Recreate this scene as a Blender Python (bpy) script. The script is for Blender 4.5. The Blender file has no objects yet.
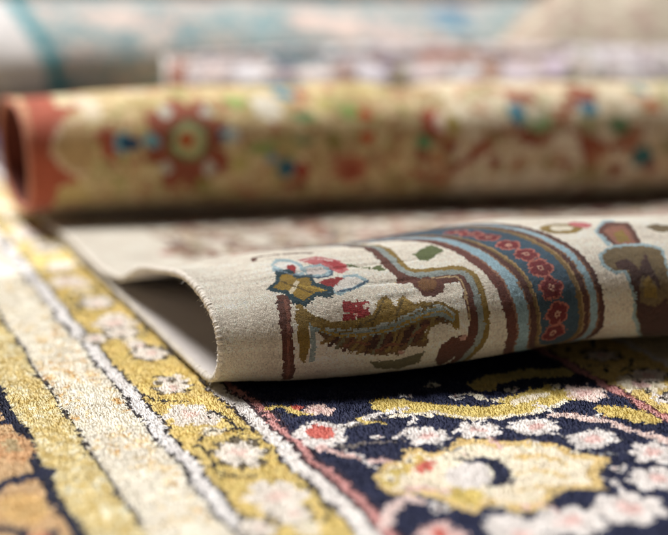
import bpy, math, random
import numpy as np

# ---------------------------------------------------------------- camera, world, lamps, exposure
scene = bpy.context.scene
PITCH = math.radians(15.7)
CAM_H = 0.18
cam_data = bpy.data.cameras.new('camera')
cam = bpy.data.objects.new('camera', cam_data)
scene.collection.objects.link(cam)
cam.location = (0, 0, CAM_H)
cam.rotation_euler = (math.pi / 2 - PITCH, 0, 0)
cam_data.sensor_width = 36
cam_data.lens = 36 * 1246 / 668
cam_data.clip_start = 0.01
cam_data.clip_end = 50
cam_data.dof.use_dof = True
cam_data.dof.focus_distance = 0.478
cam_data.dof.aperture_fstop = 67.15 / 16.8
scene.camera = cam

world = bpy.data.worlds.new('World')
scene.world = world
world.use_nodes = True
world.node_tree.nodes['Background'].inputs[0].default_value = (0.95, 0.93, 0.95, 1)
world.node_tree.nodes['Background'].inputs[1].default_value = 0.04

def area_lamp(name, loc, target, size, watts, colour):
    d = bpy.data.lights.new(name, 'AREA')
    d.shape = 'RECTANGLE'; d.size = size[0]; d.size_y = size[1]
    d.energy = watts; d.color = colour
    o = bpy.data.objects.new(name, d)
    scene.collection.objects.link(o)
    v = np.array(target) - np.array(loc)
    o.location = loc
    o.rotation_euler = (math.acos(-v[2] / np.linalg.norm(v)), 0, math.atan2(v[1], v[0]) - math.pi / 2)
    return o

area_lamp('window_light', (-1.35, 1.85, 3.8), (0, 0.65, 0), (1.6, 1.3), 355, (1.0, 0.975, 0.945))
scene.view_settings.view_transform = 'Standard'
scene.view_settings.look = 'None'
scene.view_settings.exposure = 0
scene.view_settings.gamma = 1
scene.view_settings.use_curve_mapping = False
scene.render.engine = 'CYCLES'

# ---------------------------------------------------------------- surfaces the rugs follow (pure numpy)
# GEOM
A25 = np.radians(25.0)
E1 = np.array([-np.sin(A25), np.cos(A25)])      # along the stripes of the spread rug, away from the viewer
E2 = np.array([np.cos(A25), np.sin(A25)])       # across the stripes
P0 = np.array([-0.04856, 0.46459])              # corner of the fold on the spread rug

def catmull(P, n=40):
    P = np.array(P, float)
    P = np.vstack([2 * P[0] - P[1], P, 2 * P[-1] - P[-2]])
    out = []
    for i in range(1, len(P) - 2):
        p0, p1, p2, p3 = P[i - 1:i + 3]
        d = lambda a, b: np.linalg.norm(a - b) ** .5
        t0 = 0; t1 = t0 + d(p0, p1); t2 = t1 + d(p1, p2); t3 = t2 + d(p2, p3)
        t = np.linspace(t1, t2, n, endpoint=False)[:, None]
        A1 = (t1 - t) / (t1 - t0) * p0 + (t - t0) / (t1 - t0) * p1
        A2 = (t2 - t) / (t2 - t1) * p1 + (t - t1) / (t2 - t1) * p2
        A3 = (t3 - t) / (t3 - t2) * p2 + (t - t2) / (t3 - t2) * p3
        B1 = (t2 - t) / (t2 - t0) * A1 + (t - t0) / (t2 - t0) * A2
        B2 = (t3 - t) / (t3 - t1) * A2 + (t - t1) / (t3 - t1) * A3
        out.append((t2 - t) / (t2 - t1) * B1 + (t - t1) / (t2 - t1) * B2)
    out.append(P[-2][None])
    return np.vstack(out)

def smooth(x, a, b):
    x = np.clip((np.asarray(x, float) - a) / (b - a), 0, 1)
    return x * x * (3 - 2 * x)

def value_noise(x, y, seed=0):
    x = np.asarray(x, float); y = np.asarray(y, float)
    xi = np.floor(x).astype(np.int64); yi = np.floor(y).astype(np.int64)
    fx = x - xi; fy = y - yi
    fx = fx * fx * (3 - 2 * fx); fy = fy * fy * (3 - 2 * fy)
    def h(a, b):
        n = (a * 374761393 + b * 668265263 + seed * 974711) & 0x7fffffff
        n = ((n ^ (n >> 13)) * 1274126177) & 0x7fffffff
        return ((n ^ (n >> 16)) & 0xffff) / 65535.0
    return (h(xi, yi) * (1 - fx) + h(xi + 1, yi) * fx) * (1 - fy) + (h(xi, yi + 1) * (1 - fx) + h(xi + 1, yi + 1) * fx) * fy

class Profile:
    """a cross-section curve measured by its length, s = 0 at a chosen point"""
    def __init__(self, pts, zero):
        self.c = catmull(pts)
        self.s = np.r_[0, np.cumsum(np.linalg.norm(np.diff(self.c, axis=0), axis=1))]
        i = np.argmin(np.hypot(self.c[:, 0] - zero[0], self.c[:, 1] - zero[1]))
        self.s = self.s - self.s[i]
    def __call__(self, s):
        return np.interp(s, self.s, self.c[:, 0]), np.interp(s, self.s, self.c[:, 1])

# the folded rug: lower layer flat on the spread rug, round the front, up over a hump and back down
FOLD = Profile([(.60, .0), (.45, .0), (.30, .0), (.20, .0), (.12, .0), (.06, .0), (.03, .0001), (.012, .0003), (.002, .0008),
                (-.0055, .0042), (-.0108, .0115), (-.0119, .021), (-.0078, .0283), (-.0005, .0334), (.0136, .0376),
                (.0325, .0385), (.0632, .0335), (.0964, .0241), (.1257, .0138), (.161, .0072), (.20, .0060), (.26, .0058),
                (.36, .0058), (.45, .0058), (.60, .0058)], (.002, .0008))
KS = np.tan(np.radians(9.0))
FRONT = catmull([(-.1, 0), (0, 0), (.03, -.007), (.075, -.0085), (.11, -.003), (.15, .004), (.20, -.003), (.30, -.004), (.6, -.004)], 12)
def fold_surface(s, t):
    s = np.asarray(s, float); t = np.asarray(t, float)
    w, z = FOLD(s)
    k = smooth(t, 0.0, .045)
    front = smooth(w, .25, .02)
    z = z * (1 + .16 * k * smooth(s, 0, .05) * (1 - smooth(s, .17, .3)) )
    off = np.interp(t, FRONT[:, 0], FRONT[:, 1])
    # towards the far side the bend stands clear of the rug below and reaches further out
    up = smooth(t, .045, .15)
    near = smooth(s, -.075, -.004) * (1 - smooth(s, .12, .32))
    z = z + .0085 * up * near
    w = w - .0205 * up * near
    w = w + (off - KS * t) * 1.0
    # soft undulation and the shallow creases that run along the bend
    z = z + (value_noise(s * 28 + 3, t * 16, 4) - .5) * .0020 * smooth(s, .03, .07)
    xy = P0 + t[..., None] * E2 + w[..., None] * E1
    return np.concatenate([xy, (z + .0008)[..., None]], -1)

def tube_surface(origin, axis_deg, cut_deg, depth, height, base, power=2.3, sag=None):
    """a loosely rolled rug: s runs from the underside round the front and over the top, t along the roll"""
    ang = np.linspace(-math.pi / 2, 1.5 * math.pi, 721)
    ca, sa = np.cos(ang), np.sin(ang)
    w = -np.sign(ca) * np.abs(ca) ** (2 / power) * depth / 2
    z = height / 2 + np.sign(sa) * np.abs(sa) ** (2 / power) * height / 2
    ln = np.r_[0, np.cumsum(np.hypot(np.diff(w), np.diff(z)))]
    c = np.array([math.cos(math.radians(axis_deg)), math.sin(math.radians(axis_deg))])
    e = np.array([-math.sin(math.radians(cut_deg)), math.cos(math.radians(cut_deg))])
    o = np.array(origin, float)
    def f(s, t):
        s = np.asarray(s, float); t = np.asarray(t, float)
        ww = np.interp(s, ln, w); zz = np.interp(s, ln, z)
        if sag is not None: zz, ww = sag(zz, ww, t)
        zz = zz * (1 + .07 * (value_noise(t * 9 + 5, s * 0, 7) - .5) + .03 * (value_noise(t * 30, s * 22, 9) - .5)); ww = ww * (1 + .05 * (value_noise(t * 14 + 2, s * 12, 8) - .5))
        xy = o + t[..., None] * c + ww[..., None] * e
        return np.concatenate([xy, (base + zz)[..., None]], -1)
    f.length = ln[-1]
    return f

def sag1(z, w, t):
    # a shallow pinch where the roll is bent
    k = np.exp(-((t - .24) / .016) ** 2)
    return z * (1 - .05 * k), w * (1 - .10 * k)
ROLL_TAN = tube_surface((-.193, .745), 8.5, 25, .088, .0695, .0085, 2.5, sag1)
ROLL_LILAC = tube_surface((-.125, .935), 6, 8, .10, .080, .0035, 2.2)
ROLL_PALE = tube_surface((-.420, 1.19), 4, 48, .25, .1005, .0035, 1.65)
def sag4(z, w, t):
    return z * (.05 + .95 * smooth(t, -.03, .13)) * (1 - .35 * smooth(t, .2, .36)), w
ROLL_CREAM = tube_surface((.085, 1.10), 8, -20, .24, .118, .0035, 1.5, sag4)
# END GEOM

# ---------------------------------------------------------------- weaving: every knot gets a colour and a part
SPREAD_OPS = [
    ('line', 'arabesque#y1', (210, 190, 116), 12, [(397.8, 207.0), (384.7, 223.1), (374.5, 239.0), (375.0, 259.1), (376.5, 277.6)]),
    ('line', 'arabesque#y1', (236, 226, 206), 3, [(386.8, 204.0), (381.5, 221.2), (370.3, 236.4), (367.5, 254.1), (370.4, 271.9)]),
    ('line', 'arabesque#y2', (210, 190, 116), 10, [(398.1, 250.7), (403.3, 262.8), (401.6, 276.8), (397.4, 289.3)]),
    ('line', 'arabesque#y2', (236, 226, 206), 3, [(393.1, 241.9), (385.5, 245.8), (381.5, 260.5), (385.4, 277.9)]),
    ('line', 'stem#s1', (228, 222, 218), 3.2, [(393.2, 174.7), (387.1, 181.3), (386.1, 188.0), (388.3, 195.1), (390.7, 203.6), (390.8, 212.4)]),
    ('line', 'stem#s1', (120, 112, 108), 1.2, [(385.4, 181.7), (383.9, 188.1), (385.9, 195.1), (387.7, 203.3)]),
    ('blob', 'blossom#left_top', (224, 200, 192), (402.7, 181.3), 6.6, 6.4, 6, 0.42, 0.3, 0.0),
    ('blob', 'blossom#left_top/flower_centre', (226, 196, 190), (402.7, 181.3), 2.4, 2.3, 5, 0.2, 0.0, 0.0),
    ('blob', 'blossom#left_top', (206, 112, 100), (408.8, 175.0), 2.6, 2.0, 0, 0.25, 0.0, 0.0),
    ('line', 'stem#s2', (214, 192, 120), 3, [(411.9, 164.9), (412.5, 170.5), (403.7, 172.2), (401.4, 175.9)]),
    ('line', 'stem#s2', (52, 46, 48), 1.2, [(407.4, 164.2), (403.3, 167.8), (399.4, 171.5)]),
    ('blob', 'blossom#coral', (228, 222, 218), (382.2, 172.6), 11.7, 10.0, 7, 0.42, 0.3, 0.0),
    ('blob', 'blossom#coral/flower_centre', (206, 112, 100), (382.2, 172.6), 4.2, 3.5, 5, 0.2, 0.0, 0.0),
    ('blob', 'blossom#coral', (206, 112, 100), (384.0, 173.8), 6.4, 5.1, 5, 0.2, 0.0, 0.0),
    ('line', 'stem#pink', (226, 196, 190), 3.2, [(374.2, 168.4), (367.4, 171.0), (362.4, 174.2), (359.1, 177.1), (355.5, 180.9), (351.9, 185.3)]),
    ('line', 'stem#grey', (120, 112, 108), 1.5, [(371.6, 174.0), (369.7, 183.5), (368.0, 190.8), (365.6, 198.9)]),
    ('poly', 'palmette#1', (222, 198, 142), [(342.3, 174.1), (347.1, 179.1), (350.4, 184.5), (351.6, 190.3), (358.7, 194.7), (357.5, 200.0), (351.4, 201.9), (352.1, 208.9), (357.1, 213.1), (357.2, 221.3), (350.7, 226.9), (347.7, 231.9), (344.8, 239.7), (340.6, 245.2), (328.4, 247.8), (321.3, 256.5), (313.2, 245.6), (302.0, 239.8), (306.3, 230.6), (307.4, 222.4), (298.7, 213.3), (301.0, 203.1), (309.9, 200.2), (304.7, 189.7), (311.8, 187.9), (317.8, 186.0), (323.8, 181.5), (327.0, 174.8), (334.4, 173.2)]),
    ('poly', 'palmette#1', (236, 226, 206), [(341.0, 175.7), (346.9, 182.7), (348.3, 189.1), (354.9, 194.4), (354.6, 198.4), (347.8, 199.8), (348.7, 207.6), (352.4, 213.0), (352.4, 219.8), (346.3, 224.2), (342.4, 229.9), (340.9, 237.1), (336.5, 242.4), (327.1, 244.1), (321.5, 249.7), (315.3, 241.1), (307.1, 237.7), (310.3, 230.8), (311.6, 223.3), (303.5, 214.0), (304.8, 205.6), (314.0, 202.7), (308.6, 192.1), (315.8, 190.3), (322.0, 188.4), (328.1, 183.8), (330.6, 176.7), (336.4, 174.8)]),
    ('poly', 'palmette#1', (210, 190, 116), [(339.1, 175.0), (344.5, 181.5), (345.2, 187.5), (338.3, 182.6), (332.8, 176.6), (335.9, 174.6)]),
    ('poly', 'palmette#1', (214, 192, 120), [(349.7, 189.3), (353.3, 197.7), (348.3, 197.5), (341.2, 188.5), (339.0, 184.2)]),
    ('poly', 'palmette#1', (210, 190, 116), [(323.4, 191.0), (324.8, 196.8), (319.9, 201.4), (313.8, 200.3), (308.7, 194.5), (310.9, 191.0), (317.3, 189.9)]),
    ('poly', 'palmette#1', (228, 222, 218), [(338.4, 200.9), (338.7, 212.8), (331.1, 213.4), (323.2, 209.1), (320.5, 201.8), (324.2, 195.2), (331.4, 194.4)]),
    ('poly', 'palmette#1', (30, 36, 66), [(343.5, 205.8), (340.1, 216.3), (335.4, 220.0), (327.2, 218.7), (319.2, 214.6), (317.3, 209.8), (320.3, 204.7), (325.0, 211.1), (332.6, 214.6), (338.0, 211.1)]),
    ('poly', 'palmette#1', (206, 112, 100), [(340.9, 189.3), (348.3, 197.5), (345.4, 200.4), (340.7, 195.9), (338.0, 190.5)]),
    ('line', 'palmette#1', (226, 196, 190), 3, [(330.5, 181.5), (326.7, 186.8), (321.9, 191.4)]),
    ('line', 'palmette#1', (222, 198, 142), 2.4, [(335.3, 226.6), (333.1, 234.6), (323.6, 238.9)]),
    ('line', 'palmette#1', (222, 198, 142), 2.4, [(324.0, 219.3), (322.5, 228.8), (316.0, 233.5)]),
    ('line', 'palmette#1', (222, 198, 142), 2.4, [(313.4, 212.4), (312.8, 219.6), (310.5, 224.5)]),
    ('blob', 'blossom#a', (228, 222, 218), (366.0, 208.0), 9.0, 8.6, 7, 0.42, 0.3, 0.0),
    ('blob', 'blossom#a/flower_centre', (226, 196, 190), (366.0, 208.0), 3.2, 3.0, 5, 0.2, 0.0, 0.0),
    ('blob', 'blossom#b', (228, 222, 218), (362.7, 227.4), 8.3, 9.7, 7, 0.42, 0.3, 0.0),
    ('blob', 'blossom#b/flower_centre', (226, 196, 190), (362.7, 227.4), 3.0, 3.5, 5, 0.2, 0.0, 0.0),
    ('blob', 'blossom#c', (228, 222, 218), (358.0, 244.6), 6.8, 7.1, 7, 0.42, 0.3, 0.0),
    ('blob', 'blossom#c/flower_centre', (226, 196, 190), (358.0, 244.6), 2.4, 2.5, 5, 0.2, 0.0, 0.0),
    ('line', 'stem#arc', (226, 206, 200), 4.2, [(309.6, 161.1), (317.5, 167.7), (322.0, 172.7), (323.5, 178.3), (320.7, 179.8)]),
    ('blob', 'blossom#d', (226, 196, 190), (297.5, 174.4), 8.7, 7.3, 6, 0.42, 0.3, 0.0),
    ('blob', 'blossom#d/flower_centre', (206, 112, 100), (297.5, 174.4), 3.1, 2.6, 5, 0.2, 0.0, 0.0),
    ('blob', 'blossom#e', (228, 222, 218), (291.6, 197.0), 10.9, 9.4, 7, 0.42, 0.3, 0.0),
    ('blob', 'blossom#e/flower_centre', (226, 196, 190), (291.6, 197.0), 3.8, 3.3, 5, 0.2, 0.0, 0.0),
    ('blob', 'blossom#f', (228, 222, 218), (355.5, 248.2), 8.7, 9.7, 7, 0.42, 0.3, 0.0),
    ('blob', 'blossom#f/flower_centre', (226, 196, 190), (355.5, 248.2), 3.1, 3.4, 5, 0.2, 0.0, 0.0),
    ('blob', 'blossom#g', (228, 222, 218), (336.8, 259.9), 7.9, 10.4, 7, 0.42, 0.3, 0.0),
    ('blob', 'blossom#g/flower_centre', (226, 196, 190), (336.8, 259.9), 2.8, 3.7, 5, 0.2, 0.0, 0.0),
    ('blob', 'blossom#h', (232, 214, 206), (374.2, 283.8), 9.3, 9.8, 7, 0.42, 0.3, 0.0),
    ('blob', 'blossom#h/flower_centre', (226, 196, 190), (374.2, 283.8), 3.3, 3.5, 5, 0.2, 0.0, 0.0),
    ('blob', 'blossom#i', (228, 222, 218), (318.7, 273.0), 8.1, 10.2, 7, 0.42, 0.3, 0.0),
    ('blob', 'blossom#i/flower_centre', (226, 196, 190), (318.7, 273.0), 2.9, 3.6, 5, 0.2, 0.0, 0.0),
    ('blob', 'blossom#j', (228, 222, 218), (301.5, 260.7), 9.5, 11.4, 7, 0.42, 0.3, 0.0),
    ('blob', 'blossom#j/flower_centre', (226, 196, 190), (301.5, 260.7), 3.4, 4.0, 5, 0.2, 0.0, 0.0),
    ('blob', 'blossom#k', (228, 222, 218), (287.7, 238.1), 12.0, 12.9, 7, 0.42, 0.3, 0.0),
    ('blob', 'blossom#k/flower_centre', (226, 196, 190), (287.7, 238.1), 4.2, 4.6, 5, 0.2, 0.0, 0.0),
    ('blob', 'blossom#l', (228, 222, 218), (288.1, 215.8), 11.7, 12.2, 7, 0.42, 0.3, 0.0),
    ('blob', 'blossom#l/flower_centre', (226, 196, 190), (288.1, 215.8), 4.2, 4.3, 5, 0.2, 0.0, 0.0),
    ('blob', 'blossom#m', (228, 222, 218), (287.1, 197.0), 10.2, 9.9, 7, 0.42, 0.3, 0.0),
    ('blob', 'blossom#m/flower_centre', (226, 196, 190), (287.1, 197.0), 3.6, 3.5, 5, 0.2, 0.0, 0.0),
    ('line', 'stem#p2', (228, 206, 198), 4.5, [(362.4, 260.2), (357.7, 266.0), (351.6, 269.9), (344.7, 274.7), (338.6, 276.6), (331.7, 279.4), (323.8, 283.1)]),
    ('line', 'stem#p3', (228, 222, 218), 2, [(376.2, 250.5), (374.2, 259.1), (363.0, 261.5)]),
    ('poly', 'leaf#y3', (214, 192, 120), [(361.4, 277.9), (361.2, 285.4), (356.4, 290.4), (349.3, 293.4), (339.8, 294.3), (337.9, 287.7), (345.6, 282.0), (351.9, 276.8)]),
    ('poly', 'leaf#y3', (210, 190, 116), [(359.3, 279.8), (358.7, 285.3), (354.6, 289.0), (348.7, 291.2), (348.4, 284.2), (353.7, 279.8)]),
    ('poly', 'leaf#y4', (210, 190, 116), [(382.8, 249.7), (385.8, 261.7), (388.2, 275.4), (377.9, 278.6), (372.3, 267.9), (374.8, 257.9), (373.7, 247.2)]),
    ('poly', 'leaf#y4', (236, 226, 206), [(380.0, 251.2), (381.9, 260.8), (382.1, 269.5), (377.6, 269.9), (377.4, 261.3), (375.6, 251.7)]),
    ('blob', 'blossom#n', (236, 226, 206), (375.1, 311.2), 10.3, 11.2, 7, 0.42, 0.3, 0.0),
    ('blob', 'blossom#n/flower_centre', (226, 196, 190), (375.1, 311.2), 3.7, 4.0, 5, 0.2, 0.0, 0.0),
    ('blob', 'blossom#o', (228, 222, 218), (358.6, 310.6), 6.3, 6.6, 7, 0.42, 0.3, 0.0),
    ('blob', 'blossom#o/flower_centre', (226, 196, 190), (358.6, 310.6), 2.2, 2.3, 5, 0.2, 0.0, 0.0),
    ('line', 'tendril#0', (228, 222, 218), 1.6, [(369.5, 196.2), (373.7, 203.6), (382.0, 211.3)]),
    ('line', 'tendril#1', (150, 150, 150), 1.4, [(355.5, 206.5), (350.4, 208.6), (349.9, 214.7)]),
    ('line', 'tendril#2', (226, 196, 190), 1.6, [(355.2, 227.0), (349.0, 227.1), (342.9, 224.6)]),
    ('line', 'tendril#3', (228, 222, 218), 1.4, [(350.4, 250.9), (343.7, 251.7), (343.7, 257.1)]),
    ('line', 'tendril#4', (150, 150, 150), 1.4, [(330.7, 253.2), (325.4, 254.6), (323.4, 261.2)]),
    ('line', 'tendril#5', (120, 120, 130), 1.6, [(329.0, 179.7), (322.4, 183.0), (314.0, 182.9)]),
    ('line', 'tendril#6', (228, 222, 218), 1.4, [(367.2, 175.1), (359.6, 178.7), (348.5, 178.0)]),
    ('line', 'tendril#7', (214, 192, 120), 2, [(391.2, 191.7), (383.8, 193.2), (382.4, 199.0)]),
    ('line', 'tendril#8', (228, 222, 218), 1.6, [(309.9, 243.2), (303.8, 244.9), (294.9, 241.9)]),
    ('line', 'tendril#9', (226, 196, 190), 2, [(302.2, 208.2), (301.2, 214.6), (294.3, 217.0)]),
    ('blob', 'bud#0', (236, 226, 206), (350.3, 192.3), 2.2, 2.3, 5, 0.42, 0.3, 0.0),
    ('blob', 'bud#0/flower_centre', (206, 112, 100), (350.3, 192.3), 0.8, 0.8, 5, 0.2, 0.0, 0.0),
    ('blob', 'bud#1', (228, 222, 218), (372.9, 191.6), 2.2, 2.2, 5, 0.42, 0.3, 0.0),
    ('blob', 'bud#1/flower_centre', (226, 196, 190), (372.9, 191.6), 0.7, 0.8, 5, 0.2, 0.0, 0.0),
    ('blob', 'bud#2', (236, 226, 206), (344.8, 212.9), 1.7, 2.1, 5, 0.42, 0.3, 0.0),
    ('blob', 'bud#2/flower_centre', (226, 196, 190), (344.8, 212.9), 0.6, 0.7, 5, 0.2, 0.0, 0.0),
    ('blob', 'bud#3', (228, 222, 218), (343.3, 239.3), 1.8, 2.2, 5, 0.42, 0.3, 0.0),
    ('blob', 'bud#3/flower_centre', (206, 112, 100), (343.3, 239.3), 0.6, 0.8, 5, 0.2, 0.0, 0.0),
    ('blob', 'bud#4', (236, 226, 206), (330.4, 247.6), 2.0, 2.4, 5, 0.42, 0.3, 0.0),
    ('blob', 'bud#4/flower_centre', (226, 196, 190), (330.4, 247.6), 0.7, 0.9, 5, 0.2, 0.0, 0.0),
    ('blob', 'bud#5', (228, 222, 218), (313.3, 253.5), 2.2, 2.8, 5, 0.42, 0.3, 0.0),
    ('blob', 'bud#5/flower_centre', (226, 196, 190), (313.3, 253.5), 0.8, 1.0, 5, 0.2, 0.0, 0.0),
    ('blob', 'bud#6', (236, 226, 206), (339.7, 179.4), 2.5, 2.5, 5, 0.42, 0.3, 0.0),
    ('blob', 'bud#6/flower_centre', (206, 112, 100), (339.7, 179.4), 0.9, 0.9, 5, 0.2, 0.0, 0.0),
    ('blob', 'bud#7', (228, 222, 218), (313.6, 183.8), 2.9, 3.0, 5, 0.42, 0.3, 0.0),
    ('blob', 'bud#7/flower_centre', (226, 196, 190), (313.6, 183.8), 1.0, 1.0, 5, 0.2, 0.0, 0.0),
    ('blob', 'bud#8', (236, 226, 206), (306.0, 200.1), 2.4, 2.6, 5, 0.42, 0.3, 0.0),
    ('blob', 'bud#8/flower_centre', (226, 196, 190), (306.0, 200.1), 0.9, 0.9, 5, 0.2, 0.0, 0.0),
    ('blob', 'bud#9', (228, 222, 218), (353.4, 275.5), 2.3, 3.0, 5, 0.42, 0.3, 0.0),
    ('blob', 'bud#9/flower_centre', (206, 112, 100), (353.4, 275.5), 0.8, 1.0, 5, 0.2, 0.0, 0.0),
    ('blob', 'bud#10', (236, 226, 206), (391.0, 260.9), 2.7, 3.5, 5, 0.42, 0.3, 0.0),
    ('blob', 'bud#10/flower_centre', (226, 196, 190), (391.0, 260.9), 1.0, 1.3, 5, 0.2, 0.0, 0.0),
    ('blob', 'bud#11', (228, 222, 218), (392.9, 236.1), 2.7, 3.5, 5, 0.42, 0.3, 0.0),
    ('blob', 'bud#11/flower_centre', (226, 196, 190), (392.9, 236.1), 0.9, 1.2, 5, 0.2, 0.0, 0.0),
    ('blob', 'bud#12', (236, 226, 206), (407.7, 233.2), 2.2, 3.0, 5, 0.42, 0.3, 0.0),
    ('blob', 'bud#12/flower_centre', (206, 112, 100), (407.7, 233.2), 0.8, 1.1, 5, 0.2, 0.0, 0.0),
    ('blob', 'bud#13', (228, 222, 218), (401.2, 218.4), 2.3, 2.8, 5, 0.42, 0.3, 0.0),
    ('blob', 'bud#13/flower_centre', (226, 196, 190), (401.2, 218.4), 0.8, 1.0, 5, 0.2, 0.0, 0.0),
    ('blob', 'border_blossom#r0', (92, 80, 66), (300.0, 317.0), 9.0, 9.5, 8, 0.55, 0.0, 0.0),
    ('blob', 'border_blossom#r0', (226, 214, 204), (300.0, 317.0), 7.0, 7.5, 6, 0.4, 0.0, 0.0),
    ('blob', 'border_blossom#r0/flower_centre', (226, 196, 190), (300.0, 317.0), 2.6, 2.6, 0, 0, 0, 0.0),
    ('line', 'vine#r0', (52, 46, 48), 1.3, [(308.0, 312.0), (313.0, 322.0), (319.0, 326.0)]),
    ('line', 'vine#s0', (52, 46, 48), 1.3, [(310.0, 306.0), (315.0, 310.0), (318.0, 305.0)]),
    ('blob', 'border_blossom#r1', (92, 80, 66), (327.0, 320.0), 9.0, 9.5, 8, 0.55, 0.4, 0.0),
    ('blob', 'border_blossom#r1', (226, 214, 204), (327.0, 320.0), 7.0, 7.5, 6, 0.4, 0.4, 0.0),
    ('blob', 'border_blossom#r1/flower_centre', (226, 196, 190), (327.0, 320.0), 2.6, 2.6, 0, 0, 0, 0.0),
    ('line', 'vine#r1', (52, 46, 48), 1.3, [(335.0, 312.0), (340.0, 322.0), (346.0, 326.0)]),
    ('line', 'vine#s1', (52, 46, 48), 1.3, [(337.0, 306.0), (342.0, 310.0), (345.0, 305.0)]),
    ('blob', 'border_blossom#r2', (92, 80, 66), (354.0, 317.0), 9.0, 9.5, 8, 0.55, 0.8, 0.0),
    ('blob', 'border_blossom#r2', (226, 214, 204), (354.0, 317.0), 7.0, 7.5, 6, 0.4, 0.8, 0.0),
    ('blob', 'border_blossom#r2/flower_centre', (226, 196, 190), (354.0, 317.0), 2.6, 2.6, 0, 0, 0, 0.0),
    ('line', 'vine#r2', (52, 46, 48), 1.3, [(362.0, 312.0), (367.0, 322.0), (373.0, 326.0)]),
    ('line', 'vine#s2', (52, 46, 48), 1.3, [(364.0, 306.0), (369.0, 310.0), (372.0, 305.0)]),
    ('blob', 'border_blossom#r3', (92, 80, 66), (381.0, 320.0), 9.0, 9.5, 8, 0.55, 1.2000000000000002, 0.0),
    ('blob', 'border_blossom#r3', (226, 214, 204), (381.0, 320.0), 7.0, 7.5, 6, 0.4, 1.2000000000000002, 0.0),
    ('blob', 'border_blossom#r3/flower_centre', (226, 196, 190), (381.0, 320.0), 2.6, 2.6, 0, 0, 0, 0.0),
    ('line', 'vine#r3', (52, 46, 48), 1.3, [(389.0, 312.0), (394.0, 322.0), (400.0, 326.0)]),
    ('line', 'vine#s3', (52, 46, 48), 1.3, [(391.0, 306.0), (396.0, 310.0), (399.0, 305.0)]),
    ('blob', 'border_blossom#r4', (92, 80, 66), (408.0, 317.0), 9.0, 9.5, 8, 0.55, 1.6, 0.0),
    ('blob', 'border_blossom#r4', (226, 214, 204), (408.0, 317.0), 7.0, 7.5, 6, 0.4, 1.6, 0.0),
    ('blob', 'border_blossom#r4/flower_centre', (226, 196, 190), (408.0, 317.0), 2.6, 2.6, 0, 0, 0, 0.0),
    ('line', 'vine#r4', (52, 46, 48), 1.3, [(416.0, 312.0), (421.0, 322.0), (427.0, 326.0)]),
    ('line', 'vine#s4', (52, 46, 48), 1.3, [(418.0, 306.0), (423.0, 310.0), (426.0, 305.0)]),
    ('blob', 'border_blossom#r5', (92, 80, 66), (435.0, 320.0), 9.0, 9.5, 8, 0.55, 2.0, 0.0),
    ('blob', 'border_blossom#r5', (226, 214, 204), (435.0, 320.0), 7.0, 7.5, 6, 0.4, 2.0, 0.0),
    ('blob', 'border_blossom#r5/flower_centre', (226, 196, 190), (435.0, 320.0), 2.6, 2.6, 0, 0, 0, 0.0),
    ('line', 'vine#r5', (52, 46, 48), 1.3, [(443.0, 312.0), (448.0, 322.0), (454.0, 326.0)]),
    ('line', 'vine#s5', (52, 46, 48), 1.3, [(445.0, 306.0), (450.0, 310.0), (453.0, 305.0)]),
    ('blob', 'border_blossom#r6', (92, 80, 66), (462.0, 317.0), 9.0, 9.5, 8, 0.55, 2.4000000000000004, 0.0),
    ('blob', 'border_blossom#r6', (226, 214, 204), (462.0, 317.0), 7.0, 7.5, 6, 0.4, 2.4000000000000004, 0.0),
    ('blob', 'border_blossom#r6/flower_centre', (226, 196, 190), (462.0, 317.0), 2.6, 2.6, 0, 0, 0, 0.0),
    ('line', 'vine#r6', (52, 46, 48), 1.3, [(470.0, 312.0), (475.0, 322.0), (481.0, 326.0)]),
    ('line', 'vine#s6', (52, 46, 48), 1.3, [(472.0, 306.0), (477.0, 310.0), (480.0, 305.0)]),
    ('blob', 'border_blossom#r7', (92, 80, 66), (489.0, 320.0), 9.0, 9.5, 8, 0.55, 2.8000000000000003, 0.0),
    ('blob', 'border_blossom#r7', (226, 214, 204), (489.0, 320.0), 7.0, 7.5, 6, 0.4, 2.8000000000000003, 0.0),
    ('blob', 'border_blossom#r7/flower_centre', (226, 196, 190), (489.0, 320.0), 2.6, 2.6, 0, 0, 0, 0.0),
    ('line', 'vine#r7', (52, 46, 48), 1.3, [(497.0, 312.0), (502.0, 322.0), (508.0, 326.0)]),
    ('line', 'vine#s7', (52, 46, 48), 1.3, [(499.0, 306.0), (504.0, 310.0), (507.0, 305.0)]),
    ('blob', 'border_blossom#r8', (92, 80, 66), (516.0, 317.0), 9.0, 9.5, 8, 0.55, 3.2, 0.0),
    ('blob', 'border_blossom#r8', (226, 214, 204), (516.0, 317.0), 7.0, 7.5, 6, 0.4, 3.2, 0.0),
    ('blob', 'border_blossom#r8/flower_centre', (226, 196, 190), (516.0, 317.0), 2.6, 2.6, 0, 0, 0, 0.0),
    ('line', 'vine#r8', (52, 46, 48), 1.3, [(524.0, 312.0), (529.0, 322.0), (535.0, 326.0)]),
    ('line', 'vine#s8', (52, 46, 48), 1.3, [(526.0, 306.0), (531.0, 310.0), (534.0, 305.0)]),
    ('blob', 'border_blossom#1', (104, 92, 72), (450.7, 139.3), 9.5, 8.9, 8, 0.6, 0.5, 0.0),
    ('blob', 'border_blossom#1', (230, 222, 212), (450.7, 139.3), 7.3, 6.8, 6, 0.42, 0.3, 0.0),
    ('blob', 'border_blossom#1/flower_centre', (228, 206, 196), (450.7, 139.3), 2.6, 2.4, 5, 0.2, 0.0, 0.0),
    ('blob', 'border_blossom#2', (230, 222, 212), (420.8, 136.1), 11.3, 10.5, 6, 0.42, 0.3, 0.0),
    ('blob', 'border_blossom#2/flower_centre', (228, 206, 196), (420.8, 136.1), 4.0, 3.7, 5, 0.2, 0.0, 0.0),
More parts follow.
